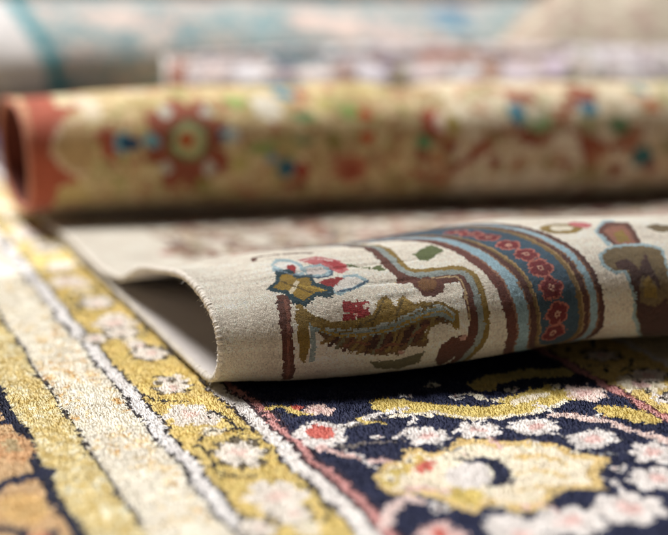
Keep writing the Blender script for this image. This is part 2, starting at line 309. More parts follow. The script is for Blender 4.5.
    ('blob', 'border_blossom#3', (104, 92, 72), (380.1, 140.4), 13.7, 10.9, 8, 0.6, 0.5, 0.0),
    ('blob', 'border_blossom#3', (230, 222, 212), (380.1, 140.4), 10.6, 8.4, 6, 0.42, 0.3, 0.0),
    ('blob', 'border_blossom#3/flower_centre', (228, 206, 196), (380.1, 140.4), 3.8, 3.0, 5, 0.2, 0.0, 0.0),
    ('blob', 'border_blossom#5', (236, 226, 206), (400.7, 138.7), 4.3, 5.0, 0, 0.25, 0.0, 0.0),
    ('line', 'vine#(300, 240)', (52, 46, 48), 1.3, [(395.6, 130.6), (401.1, 136.3), (400.4, 144.9)]),
    ('line', 'vine#(90, 60)', (52, 46, 48), 1.3, [(463.5, 124.8), (446.8, 126.6), (436.9, 131.5), (433.8, 139.8)]),
    ('line', 'vine#(330, 160)', (52, 46, 48), 1.3, [(417.3, 142.0), (419.4, 145.4), (406.2, 147.1), (398.9, 148.2)]),
    ('line', 'vine#(300, 255)', (52, 46, 48), 1.3, [(391.5, 129.2), (377.7, 129.2), (369.2, 128.6)]),
    ('line', 'vine#(370, 335)', (52, 46, 48), 1.3, [(367.5, 129.1), (362.3, 134.2), (359.5, 140.1)]),
    ('line', 'vine#(150, 45)', (52, 46, 48), 1.3, [(465.6, 133.7), (465.1, 139.1), (459.2, 142.8)]),
    ('blob', 'border_blossom#4', (230, 222, 212), (343.0, 139.3), 13.1, 11.1, 6, 0.42, 0.3, 0.0),
    ('blob', 'border_blossom#4/flower_centre', (228, 206, 196), (343.0, 139.3), 4.6, 3.9, 5, 0.2, 0.0, 0.0),
    ('blob', 'border_blossom#6', (236, 226, 206), (318.6, 139.4), 5.5, 4.3, 5, 0.3, 0.0, 0.0),
    ('blob', 'border_blossom#7', (104, 92, 72), (325.0, 125.6), 9.2, 7.0, 8, 0.6, 0.5, 0.0),
    ('blob', 'border_blossom#7', (230, 222, 212), (325.0, 125.6), 7.1, 5.4, 6, 0.42, 0.3, 0.0),
    ('blob', 'border_blossom#7/flower_centre', (228, 206, 196), (325.0, 125.6), 2.5, 1.9, 5, 0.2, 0.0, 0.0),
    ('line', 'vine#b(270, 345)', (52, 46, 48), 1.3, [(348.9, 149.6), (342.3, 150.9), (334.9, 151.7)]),
    ('line', 'vine#b(350, 410)', (52, 46, 48), 1.3, [(333.0, 150.8), (326.6, 149.9), (319.8, 145.8)]),
    ('line', 'vine#b(30, 160)', (52, 46, 48), 1.3, [(401.3, 144.5), (397.0, 147.4), (388.3, 147.4)]),
    ('line', 'vine#b(0, 320)', (52, 46, 48), 1.3, [(365.2, 128.0), (362.7, 133.3), (359.8, 139.5)]),
    ('blob', 'border_blossom#x0', (104, 92, 72), (492.1, 142.2), 11.0, 10.1, 8, 0.6, 0.5, 0.0),
    ('blob', 'border_blossom#x0', (230, 222, 212), (492.1, 142.2), 8.5, 7.8, 6, 0.42, 0.3, 0.0),
    ('blob', 'border_blossom#x0/flower_centre', (228, 206, 196), (492.1, 142.2), 3.0, 2.8, 5, 0.2, 0.0, 0.0),
    ('blob', 'border_blossom#x1', (104, 92, 72), (524.7, 139.0), 9.5, 9.0, 8, 0.6, 0.5, 0.0),
    ('blob', 'border_blossom#x1', (230, 222, 212), (524.7, 139.0), 7.3, 7.0, 6, 0.42, 0.3, 0.0),
    ('blob', 'border_blossom#x1/flower_centre', (228, 206, 196), (524.7, 139.0), 2.6, 2.5, 5, 0.2, 0.0, 0.0),
    ('blob', 'border_blossom#x2', (230, 222, 212), (571.1, 140.1), 7.7, 7.4, 6, 0.42, 0.3, 0.0),
    ('blob', 'border_blossom#x2/flower_centre', (228, 206, 196), (571.1, 140.1), 2.7, 2.6, 5, 0.2, 0.0, 0.0),
    ('blob', 'border_blossom#x3', (230, 222, 212), (610.9, 140.1), 7.6, 6.9, 6, 0.42, 0.3, 0.0),
    ('blob', 'border_blossom#x3/flower_centre', (228, 206, 196), (610.9, 140.1), 2.7, 2.5, 5, 0.2, 0.0, 0.0),
    ('blob', 'border_blossom#x4', (230, 222, 212), (653.2, 140.6), 8.4, 7.3, 6, 0.42, 0.3, 0.0),
    ('blob', 'border_blossom#x4/flower_centre', (228, 206, 196), (653.2, 140.6), 3.0, 2.6, 5, 0.2, 0.0, 0.0),
    ('blob', 'border_blossom#x5', (230, 222, 212), (698.3, 140.7), 8.3, 6.7, 6, 0.42, 0.3, 0.0),
    ('blob', 'border_blossom#x5/flower_centre', (228, 206, 196), (698.3, 140.7), 2.9, 2.4, 5, 0.2, 0.0, 0.0),
    ('blob', 'border_blossom#x6', (230, 222, 212), (742.9, 141.9), 7.9, 6.5, 6, 0.42, 0.3, 0.0),
    ('blob', 'border_blossom#x6/flower_centre', (228, 206, 196), (742.9, 141.9), 2.8, 2.3, 5, 0.2, 0.0, 0.0),
    ('line', 'outline#372', (30, 36, 66), 6, [(385.0, 55.5), (389.4, 59.5), (392.7, 65.5), (393.5, 71.2), (393.5, 76.2)]),
    ('line', 'outline#190', (30, 36, 66), 3.5, [(440.2, 66.6), (440.8, 69.1), (445.0, 73.5)]),
    ('line', 'outline#510', (30, 36, 66), 5, [(359.1, 51.9), (355.4, 57.2), (348.7, 61.7), (348.2, 67.6)]),
    ('blob', 'field_motif#1', (210, 170, 126), (417.7, 69.3), 13.3, 6.8, 0, 0.25, 0.0, 0.0),
    ('blob', 'field_motif#1', (190, 170, 130), (420.8, 69.4), 6.0, 3.4, 5, 0.3, 0.0, 0.0),
    ('blob', 'field_motif#2', (216, 182, 124), (369.8, 63.1), 11.0, 7.4, 0, 0.25, 0.0, 0.0),
    ('blob', 'field_motif#3', (206, 150, 120), (346.8, 63.3), 4.3, 2.8, 0, 0.25, 0.0, 0.0),
]
FOLD_OPS = [
    ('poly', 'stem#1', (98, 56, 44), [(45.4, 24.4), (44.8, 29.0), (34.9, 26.2), (24.0, 25.8), (6.5, 28.1), (6.5, 23.9), (24.3, 21.6), (35.5, 22.0)]),
    ('line', 'stem#1', (70, 40, 34), 0.8, [(41.8, 23.0), (41.8, 26.2)]),
    ('line', 'scroll#1', (98, 56, 44), 2.2, [(78.4, 27.2), (85.3, 30.5), (84.0, 34.7), (79.7, 40.3), (76.1, 49.2)]),
    ('poly', 'flower#1', (160, 186, 196), [(68.2, 30.5), (74.4, 34.7), (68.2, 38.9), (62.2, 40.8), (54.7, 38.4), (54.7, 34.2), (59.6, 30.5), (61.3, 28.6)]),
    ('poly', 'flower#1', (232, 226, 220), [(67.2, 30.9), (69.5, 33.7), (66.2, 37.5), (61.3, 38.9), (56.6, 37.5), (58.0, 33.3)]),
    ('poly', 'flower#1', (150, 34, 38), [(58.3, 31.9), (63.9, 35.1), (63.9, 37.5), (59.3, 37.0), (56.6, 34.7)]),
    ('poly', 'flower#1', (196, 108, 112), [(67.5, 40.3), (69.8, 48.7), (65.5, 54.3), (58.9, 56.7), (55.0, 55.8), (53.0, 51.5), (56.6, 49.2), (61.3, 44.0)]),
    ('poly', 'flower#1', (172, 52, 60), [(65.9, 49.2), (63.6, 54.3), (57.6, 56.2), (55.0, 52.9), (59.6, 50.1)]),
    ('poly', 'flower#1', (160, 186, 196), [(59.9, 39.4), (61.6, 47.3), (56.3, 49.7), (52.0, 47.3), (50.7, 42.6), (53.7, 38.9)]),
    ('poly', 'flower#1', (222, 212, 208), [(58.6, 40.3), (59.6, 46.4), (56.0, 47.8), (53.0, 44.5), (54.7, 39.8)]),
    ('poly', 'flower#1', (160, 186, 196), [(45.1, 41.7), (51.7, 52.9), (51.7, 57.6), (46.4, 60.9), (43.1, 53.4), (41.2, 46.4), (42.5, 43.1)]),
    ('poly', 'flower#1', (232, 226, 220), [(45.1, 43.1), (50.0, 52.5), (49.7, 56.7), (46.8, 58.6), (44.4, 52.5), (43.1, 46.4)]),
    ('poly', 'flower#1', (150, 34, 38), [(48.7, 41.2), (51.0, 50.1), (49.4, 52.0), (45.4, 45.9), (45.8, 42.6)]),
    ('poly', 'leaf#gold', (22, 58, 70), [(49.4, 22.0), (53.7, 26.7), (61.9, 29.5), (60.3, 34.7), (55.0, 35.1), (55.0, 41.2), (48.4, 40.3), (45.4, 45.9), (40.2, 44.0), (41.8, 38.4), (37.9, 32.8), (40.5, 29.0), (45.4, 27.2), (47.4, 23.9)]),
    ('poly', 'leaf#gold', (150, 120, 36), [(50.4, 24.8), (53.0, 28.1), (57.6, 30.0), (57.6, 33.7), (52.7, 34.2), (52.0, 39.4), (47.1, 38.4), (44.1, 43.1), (43.5, 37.9), (40.5, 33.3), (42.5, 30.9), (47.1, 29.0), (48.4, 26.2)]),
    ('poly', 'leaf#gold', (222, 208, 180), [(45.8, 28.6), (51.4, 34.2), (49.7, 34.7), (44.4, 29.5)]),
    ('line', 'tendril#1', (96, 108, 62), 1.1, [(58.9, 57.2), (56.6, 60.9), (53.7, 65.6), (52.7, 68.4)]),
    ('poly', 'tendril#1', (96, 108, 62), [(55.0, 64.7), (56.3, 68.4), (53.0, 69.3), (51.7, 66.5)]),
    ('poly', 'clover#1', (150, 34, 38), [(38.5, 47.3), (38.2, 52.0), (33.9, 51.1), (34.6, 45.9)]),
    ('poly', 'clover#1', (150, 34, 38), [(38.2, 52.5), (37.9, 57.2), (33.9, 55.8), (34.2, 51.1)]),
    ('poly', 'clover#1', (150, 34, 38), [(33.9, 45.9), (33.9, 50.6), (29.9, 49.7), (30.3, 45.0)]),
    ('poly', 'clover#1', (150, 34, 38), [(34.9, 51.5), (34.2, 56.2), (30.6, 55.3), (30.9, 50.6)]),
    ('blob', 'clover#1', (226, 160, 150), (33.9, 51.1), 0.7, 0.7, 0, 0.25, 0.0, 0.0),
    ('blob', 'clover#1', (236, 216, 204), (36.2, 55.3), 1.0, 1.4, 0, 0.25, 0.0, 0.0),
    ('poly', 'acanthus#1', (142, 116, 52), [(39.5, 29.5), (40.2, 30.9), (34.6, 34.7), (31.9, 40.8), (31.9, 48.7), (33.2, 57.2), (38.8, 61.8), (39.8, 64.2), (34.9, 66.5), (39.2, 70.3), (35.2, 73.6), (35.5, 79.2), (34.9, 84.3), (30.9, 89.0), (26.6, 89.5), (23.7, 88.1), (27.6, 85.7), (27.6, 81.1), (26.6, 77.3), (25.7, 70.7), (25.3, 57.2), (27.0, 43.1), (29.9, 35.6), (31.6, 31.9)]),
    ('poly', 'leaf_edge#1', (142, 116, 52), [(39.5, 29.0), (36.9, 30.5), (33.6, 32.3), (22.7, 31.4), (18.1, 30.0), (19.4, 28.1), (29.3, 27.6)]),
    ('poly', 'leaf_edge#2', (150, 166, 166), [(32.9, 32.3), (30.9, 33.7), (29.0, 34.2), (17.8, 33.7), (17.8, 31.9)]),
    ('poly', 'acanthus#1', (98, 56, 44), [(12.5, 81.5), (19.4, 82.0), (22.0, 85.7), (22.7, 90.4), (21.4, 92.8), (17.1, 91.4), (10.2, 88.5), (3.9, 86.2)]),
    ('poly', 'acanthus#1', (150, 166, 166), [(31.3, 32.8), (29.6, 36.5), (28.3, 43.1), (28.0, 50.1), (28.3, 57.2), (29.6, 64.2), (31.3, 70.3), (32.9, 77.3), (32.6, 82.9), (29.6, 87.1), (27.3, 87.6), (28.6, 84.3), (30.3, 80.1), (29.6, 73.1), (27.3, 66.1), (26.3, 59.5), (26.0, 50.1), (26.6, 40.8), (28.6, 35.6)]),
    ('poly', 'acanthus#1', (112, 84, 52), [(29.3, 35.1), (27.3, 39.8), (25.7, 50.1), (26.0, 60.4), (27.3, 67.9), (29.6, 76.8), (29.9, 82.5), (28.0, 85.7), (27.0, 84.8), (28.0, 80.1), (27.0, 77.3), (24.7, 75.0), (22.7, 77.3), (19.7, 76.4), (21.0, 70.3), (18.1, 67.0), (18.7, 57.6), (20.7, 50.6), (22.7, 43.6), (25.7, 37.5)]),
    ('poly', 'acanthus#1', (70, 40, 34), [(24.7, 50.1), (24.7, 60.4), (26.6, 69.3), (29.0, 77.8), (29.3, 81.5), (27.6, 77.3), (26.3, 74.0), (24.3, 73.1), (22.7, 75.4), (22.4, 69.8), (20.7, 64.2), (21.4, 54.8)]),
    ('poly', 'acanthus#2', (116, 110, 84), [(15.8, 55.8), (15.4, 65.1), (16.8, 71.7), (17.4, 76.4), (11.8, 75.0), (8.5, 69.3), (11.2, 59.5)]),
    ('blob', None, (196, 150, 140), (21.4, 90.9), 1.2, 1.7, 0, 0.25, 0.0, 0.0),
    ('blob', None, (196, 150, 140), (18.7, 67.5), 1.0, 1.2, 0, 0.25, 0.0, 0.0),
    ('line', 'acanthus#1', (136, 108, 62), 1.3, [(27.6, 40.8), (26.3, 39.4), (24.7, 36.5)]),
    ('line', 'acanthus#1', (70, 42, 34), 1.3, [(27.3, 43.1), (25.7, 41.7), (23.7, 39.4)]),
    ('line', 'acanthus#1', (120, 116, 90), 1.3, [(27.0, 45.9), (25.0, 44.5), (22.7, 42.2)]),
    ('line', 'acanthus#1', (96, 58, 44), 1.3, [(26.6, 48.7), (24.3, 47.3), (21.7, 45.0)]),
    ('line', 'acanthus#1', (146, 122, 70), 1.3, [(26.6, 51.5), (24.0, 50.1), (20.7, 47.8)]),
    ('line', 'acanthus#1', (136, 108, 62), 1.3, [(26.3, 54.3), (23.7, 52.9), (20.1, 50.6)]),
    ('line', 'acanthus#1', (70, 42, 34), 1.3, [(26.0, 57.2), (23.0, 55.8), (19.7, 53.4)]),
    ('line', 'acanthus#1', (120, 116, 90), 1.3, [(26.0, 60.0), (23.0, 58.6), (19.4, 56.2)]),
    ('line', 'acanthus#1', (96, 58, 44), 1.3, [(26.3, 62.8), (23.0, 60.9), (19.7, 59.0)]),
    ('line', 'acanthus#1', (146, 122, 70), 1.3, [(26.6, 65.1), (23.7, 64.2), (19.7, 61.8)]),
    ('line', 'acanthus#1', (136, 108, 62), 1.3, [(27.3, 67.9), (24.0, 66.5), (20.1, 64.2)]),
    ('line', 'acanthus#1', (70, 42, 34), 1.3, [(27.6, 70.7), (24.7, 69.3), (21.4, 67.0)]),
    ('line', 'acanthus#1', (120, 116, 90), 1.3, [(28.3, 73.6), (25.7, 72.1), (22.0, 69.8)]),
    ('line', 'acanthus#1', (96, 58, 44), 1.3, [(29.0, 76.4), (26.0, 74.5), (22.4, 72.1)]),
    ('line', 'acanthus#1', (146, 122, 70), 1.3, [(29.6, 79.2), (26.3, 77.3), (22.4, 75.0)]),
    ('line', 'acanthus#1', (176, 146, 70), 0.8, [(29.3, 36.5), (27.3, 43.1), (27.0, 52.5), (27.3, 60.4), (29.0, 67.9), (30.9, 75.4), (31.6, 82.5), (29.3, 86.7)]),
    ('line', 'acanthus#1', (186, 196, 196), 0.8, [(29.6, 38.9), (29.0, 45.9), (28.6, 53.9), (29.6, 61.8), (31.9, 70.3), (33.6, 78.7), (32.9, 84.3), (29.9, 87.6)]),
    ('line', 'acanthus#1', (96, 78, 34), 0.8, [(29.6, 56.2), (34.2, 59.5), (38.2, 63.2)]),
    ('line', 'acanthus#1', (96, 78, 34), 0.8, [(30.3, 65.6), (33.6, 67.0), (37.2, 69.8)]),
    ('line', 'acanthus#1', (96, 78, 34), 0.8, [(29.3, 50.6), (30.3, 52.9), (31.3, 56.7)]),
    ('line', 'acanthus#1', (96, 78, 34), 0.8, [(32.3, 75.9), (33.6, 77.3), (34.2, 80.1)]),
    ('line', 'acanthus#1', (132, 84, 62), 0.9, [(23.4, 45.4), (24.3, 50.1), (23.0, 54.8)]),
    ('line', 'acanthus#1', (132, 84, 62), 0.9, [(20.4, 57.2), (22.4, 62.8), (22.0, 68.4)]),
    ('line', 'acanthus#1', (132, 84, 62), 0.9, [(23.7, 69.3), (25.7, 73.1), (27.6, 77.3)]),
    ('bands', [(128.8, 68.4), (110.4, 72.6), (85.0, 72.1), (77.4, 75.0), (63.2, 74.5), (50.7, 75.0), (47.7, 77.8), (46.4, 87.1), (45.1, 95.6), (41.2, 97.4), (33.9, 97.0), (26.3, 97.4), (19.7, 97.0), (11.8, 94.2), (3.9, 93.2)], [('cartouche#b', (98, 56, 44), 1.2, 4.7), ('cartouche#l', (150, 160, 158), -1.4, 1.2), ('cartouche#g', (142, 116, 52), -3.6, -1.4)]),
    ('line', 'cartouche#b', (186, 160, 120), 0.8, [(44.8, 69.8), (45.1, 77.3), (44.4, 86.2), (42.8, 93.2), (35.5, 93.2), (27.0, 93.2)]),
    ('poly', 'cartouche#b', (98, 56, 44), [(47.4, 71.2), (45.8, 78.7), (43.8, 88.5), (38.5, 85.3), (37.2, 82.0), (37.2, 77.8), (40.2, 76.4), (43.8, 75.4), (44.1, 70.3)]),
    ('blob', 'cartouche#b', (122, 84, 48), (42.1, 80.6), 3.0, 3.9, 5, 0.2, 0.0, 0.0),
    ('poly', 'leaf#green', (96, 108, 62), [(61.9, 83.9), (66.5, 89.5), (69.8, 95.1), (61.9, 96.5), (59.3, 91.8), (55.3, 87.1), (56.6, 83.9)]),
    ('bands', [(150.0, 56.0), (120.0, 84.0), (100.0, 102.0), (86.0, 112.0), (78.4, 115.7), (69.2, 118.5), (58.6, 121.3), (49.4, 123.7), (41.2, 126.0), (33.2, 127.4), (24.3, 128.8), (15.1, 130.2)], [('border_stripe#b1',(104,56,46),16.6,21.2),('border_stripe#l1',(150,182,198),12.1,16.6),('border_stripe#b2',(84,46,38),8.9,12.1),('border_stripe#g2',(122,98,56),7.2,8.9),('border_stripe#t',(52,80,100),-9.2,7.2),('border_stripe#g3',(122,98,56),-11.4,-9.2),('border_stripe#b3',(84,46,38),-13.9,-11.7),('border_stripe#l3',(150,182,198),-17.6,-13.9),('border_stripe#b4',(84,46,38),-20.8,-17.6),('border_stripe#b1',(150,112,92),16.6,17.4),('border_stripe#b2',(146,112,84),11.4,12.1),('border_stripe#g2',(168,140,96),7.2,7.9),('border_stripe#g3',(168,140,96),-11.7,-11.0),('border_stripe#b3',(146,112,84),-14.6,-13.9),('border_stripe#b4',(140,104,80),-18.4,-17.6)]),
    ('blob', 'rosette#0', (186, 112, 98), (84.7, 112.9), 4.6, 5.3, 5, 0.22, 0.0, 0.0),
    ('blob', 'rosette#0', (116, 24, 34), (84.7, 112.9), 3.9, 4.5, 5, 0.3, 0.0, 0.0),
    ('blob', 'rosette#0/flower_centre', (206, 160, 140), (84.7, 112.9), 1.3, 1.3, 0, 0, 0, 0.0),
    ('blob', 'rosette#0/flower_centre', (128, 26, 36), (84.7, 112.9), 0.6, 0.6, 0, 0, 0, 0.0),
    ('blob', 'rosette#1', (186, 112, 98), (77.4, 115.7), 4.6, 5.3, 5, 0.22, 0.4, 0.0),
    ('blob', 'rosette#1', (116, 24, 34), (77.4, 115.7), 3.9, 4.5, 5, 0.3, 0.4, 0.0),
    ('blob', 'rosette#1/flower_centre', (206, 160, 140), (77.4, 115.7), 1.3, 1.3, 0, 0, 0, 0.0),
    ('blob', 'rosette#1/flower_centre', (128, 26, 36), (77.4, 115.7), 0.6, 0.6, 0, 0, 0, 0.0),
    ('blob', 'rosette#2', (186, 112, 98), (69.2, 118.5), 4.6, 5.3, 5, 0.22, 0.8, 0.0),
    ('blob', 'rosette#2', (116, 24, 34), (69.2, 118.5), 3.9, 4.5, 5, 0.3, 0.8, 0.0),
    ('blob', 'rosette#2/flower_centre', (206, 160, 140), (69.2, 118.5), 1.3, 1.3, 0, 0, 0, 0.0),
    ('blob', 'rosette#2/flower_centre', (128, 26, 36), (69.2, 118.5), 0.6, 0.6, 0, 0, 0, 0.0),
    ('blob', 'rosette#3', (186, 112, 98), (58.6, 121.3), 4.6, 5.3, 5, 0.22, 1.2000000000000002, 0.0),
    ('blob', 'rosette#3', (116, 24, 34), (58.6, 121.3), 3.9, 4.5, 5, 0.3, 1.2000000000000002, 0.0),
    ('blob', 'rosette#3/flower_centre', (206, 160, 140), (58.6, 121.3), 1.3, 1.3, 0, 0, 0, 0.0),
    ('blob', 'rosette#3/flower_centre', (128, 26, 36), (58.6, 121.3), 0.6, 0.6, 0, 0, 0, 0.0),
    ('blob', 'rosette#4', (186, 112, 98), (49.7, 124.2), 4.6, 5.3, 5, 0.22, 1.6, 0.0),
    ('blob', 'rosette#4', (116, 24, 34), (49.7, 124.2), 3.9, 4.5, 5, 0.3, 1.6, 0.0),
    ('blob', 'rosette#4/flower_centre', (206, 160, 140), (49.7, 124.2), 1.3, 1.3, 0, 0, 0, 0.0),
    ('blob', 'rosette#4/flower_centre', (128, 26, 36), (49.7, 124.2), 0.6, 0.6, 0, 0, 0, 0.0),
    ('blob', 'rosette#5', (186, 112, 98), (41.5, 126.0), 4.6, 5.3, 5, 0.22, 2.0, 0.0),
    ('blob', 'rosette#5', (116, 24, 34), (41.5, 126.0), 3.9, 4.5, 5, 0.3, 2.0, 0.0),
    ('blob', 'rosette#5/flower_centre', (206, 160, 140), (41.5, 126.0), 1.3, 1.3, 0, 0, 0, 0.0),
    ('blob', 'rosette#5/flower_centre', (128, 26, 36), (41.5, 126.0), 0.6, 0.6, 0, 0, 0, 0.0),
    ('blob', 'rosette#6', (186, 112, 98), (33.2, 127.4), 4.6, 5.3, 5, 0.22, 2.4000000000000004, 0.0),
    ('blob', 'rosette#6', (116, 24, 34), (33.2, 127.4), 3.9, 4.5, 5, 0.3, 2.4000000000000004, 0.0),
    ('blob', 'rosette#6/flower_centre', (206, 160, 140), (33.2, 127.4), 1.3, 1.3, 0, 0, 0, 0.0),
    ('blob', 'rosette#6/flower_centre', (128, 26, 36), (33.2, 127.4), 0.6, 0.6, 0, 0, 0, 0.0),
    ('blob', 'rosette#7', (186, 112, 98), (24.0, 128.8), 4.6, 5.3, 5, 0.22, 2.8000000000000003, 0.0),
    ('blob', 'rosette#7', (116, 24, 34), (24.0, 128.8), 3.9, 4.5, 5, 0.3, 2.8000000000000003, 0.0),
    ('blob', 'rosette#7/flower_centre', (206, 160, 140), (24.0, 128.8), 1.3, 1.3, 0, 0, 0, 0.0),
    ('blob', 'rosette#7/flower_centre', (128, 26, 36), (24.0, 128.8), 0.6, 0.6, 0, 0, 0, 0.0),
    ('blob', 'rosette#8', (186, 112, 98), (15.8, 128.8), 4.6, 5.3, 5, 0.22, 3.2, 0.0),
    ('blob', 'rosette#8', (116, 24, 34), (15.8, 128.8), 3.9, 4.5, 5, 0.3, 3.2, 0.0),
    ('blob', 'rosette#8/flower_centre', (206, 160, 140), (15.8, 128.8), 1.3, 1.3, 0, 0, 0, 0.0),
    ('blob', 'rosette#8/flower_centre', (128, 26, 36), (15.8, 128.8), 0.6, 0.6, 0, 0, 0, 0.0),
    ('line', 'stem#1', (136, 84, 68), 1.0, [(43.1, 26.7), (35.2, 25.3), (24.0, 23.9), (7.9, 25.8)]),
    ('line', 'leaf#gold', (96, 76, 24), 0.8, [(52.7, 28.6), (47.4, 32.8), (43.8, 37.0)]),
    ('line', 'leaf#gold', (186, 156, 70), 0.8, [(48.4, 34.2), (46.1, 37.9), (44.4, 41.7)]),
    ('line', 'flower#1', (120, 140, 160), 0.7, [(64.2, 29.5), (58.3, 32.3), (54.7, 37.0)]),
    ('line', 'flower#1', (70, 96, 120), 0.8, [(42.8, 43.6), (43.1, 49.7), (45.1, 56.2), (46.8, 60.0)]),
    ('line', 'flower#1', (70, 96, 120), 0.8, [(54.7, 37.9), (51.4, 42.2), (52.0, 47.3), (56.3, 49.7)]),
    ('line', 'flower#1', (238, 220, 214), 0.8, [(64.9, 40.3), (66.9, 47.3), (63.6, 52.9)]),
    ('poly', 'bud#1', (160, 186, 196), [(60.9, 161.2), (74.8, 173.3), (73.8, 177.6), (61.9, 165.8), (49.4, 161.6), (48.4, 159.3)]),
    ('poly', 'bud#1', (98, 56, 44), [(60.6, 162.1), (71.1, 171.9), (69.8, 180.4), (48.4, 173.8), (47.7, 162.1)]),
    ('poly', 'bud#1', (150, 100, 82), [(60.3, 164.9), (65.9, 170.5), (65.2, 176.6), (49.7, 171.9), (49.7, 164.0)]),
    ('poly', 'bud#1', (142, 116, 52), [(58.0, 167.3), (61.9, 173.3), (51.4, 170.5), (50.7, 165.8)]),
    ('poly', 'palmette#1', (160, 186, 196), [(43.8, 152.7), (49.4, 162.6), (49.7, 174.7), (46.8, 180.8), (40.5, 179.0), (31.9, 178.0), (18.1, 179.9), (2.6, 187.4), (2.3, 172.4), (18.7, 162.6), (32.3, 160.7), (35.2, 160.2), (34.9, 156.0), (39.2, 151.8)]),
    ('poly', 'palmette#1', (116, 98, 66), [(43.5, 154.1), (47.7, 162.1), (48.4, 173.3), (45.4, 179.4), (39.8, 178.0), (31.9, 176.6), (18.1, 179.0), (2.6, 186.5), (2.3, 173.8), (18.7, 164.0), (32.3, 162.1), (36.5, 161.2), (36.2, 156.5), (39.8, 153.7)]),
    ('poly', 'palmette#1', (70, 40, 34), [(39.5, 157.9), (41.2, 163.5), (36.5, 166.8), (44.1, 172.4), (37.9, 171.9), (32.3, 172.9), (28.6, 172.9), (32.3, 170.5), (34.2, 167.3), (30.3, 164.4), (24.7, 164.9), (23.0, 171.0), (26.3, 175.7), (18.1, 178.5), (2.3, 186.0), (2.3, 174.3), (18.7, 164.4), (29.6, 162.1), (35.9, 162.1), (36.9, 158.4)]),
    ('poly', 'palmette#1', (142, 116, 52), [(32.3, 166.3), (33.2, 169.6), (29.6, 171.5), (26.0, 171.5), (26.0, 166.3)]),
    ('blob', 'flower#2', (142, 116, 52), (66.9, 150.4), 6.7, 8.8, 0, 0.25, 0.0, 0.0),
    ('blob', 'flower#2', (236, 226, 206), (66.9, 150.4), 3.5, 4.9, 0, 0.25, 0.0, 0.0),
    ('blob', 'flower#2', (196, 108, 112), (69.8, 160.2), 4.6, 4.2, 0, 0.25, 0.0, 0.0),
    ('blob', 'flower#3', (196, 108, 112), (102.1, 215.0), 8.6, 15.0, 0, 0.25, 0.0, 0.0),
    ('blob', 'flower#4', (116, 98, 66), (61.6, 189.3), 4.5, 5.7, 5, 0.3, 0.0, 0.0),
]
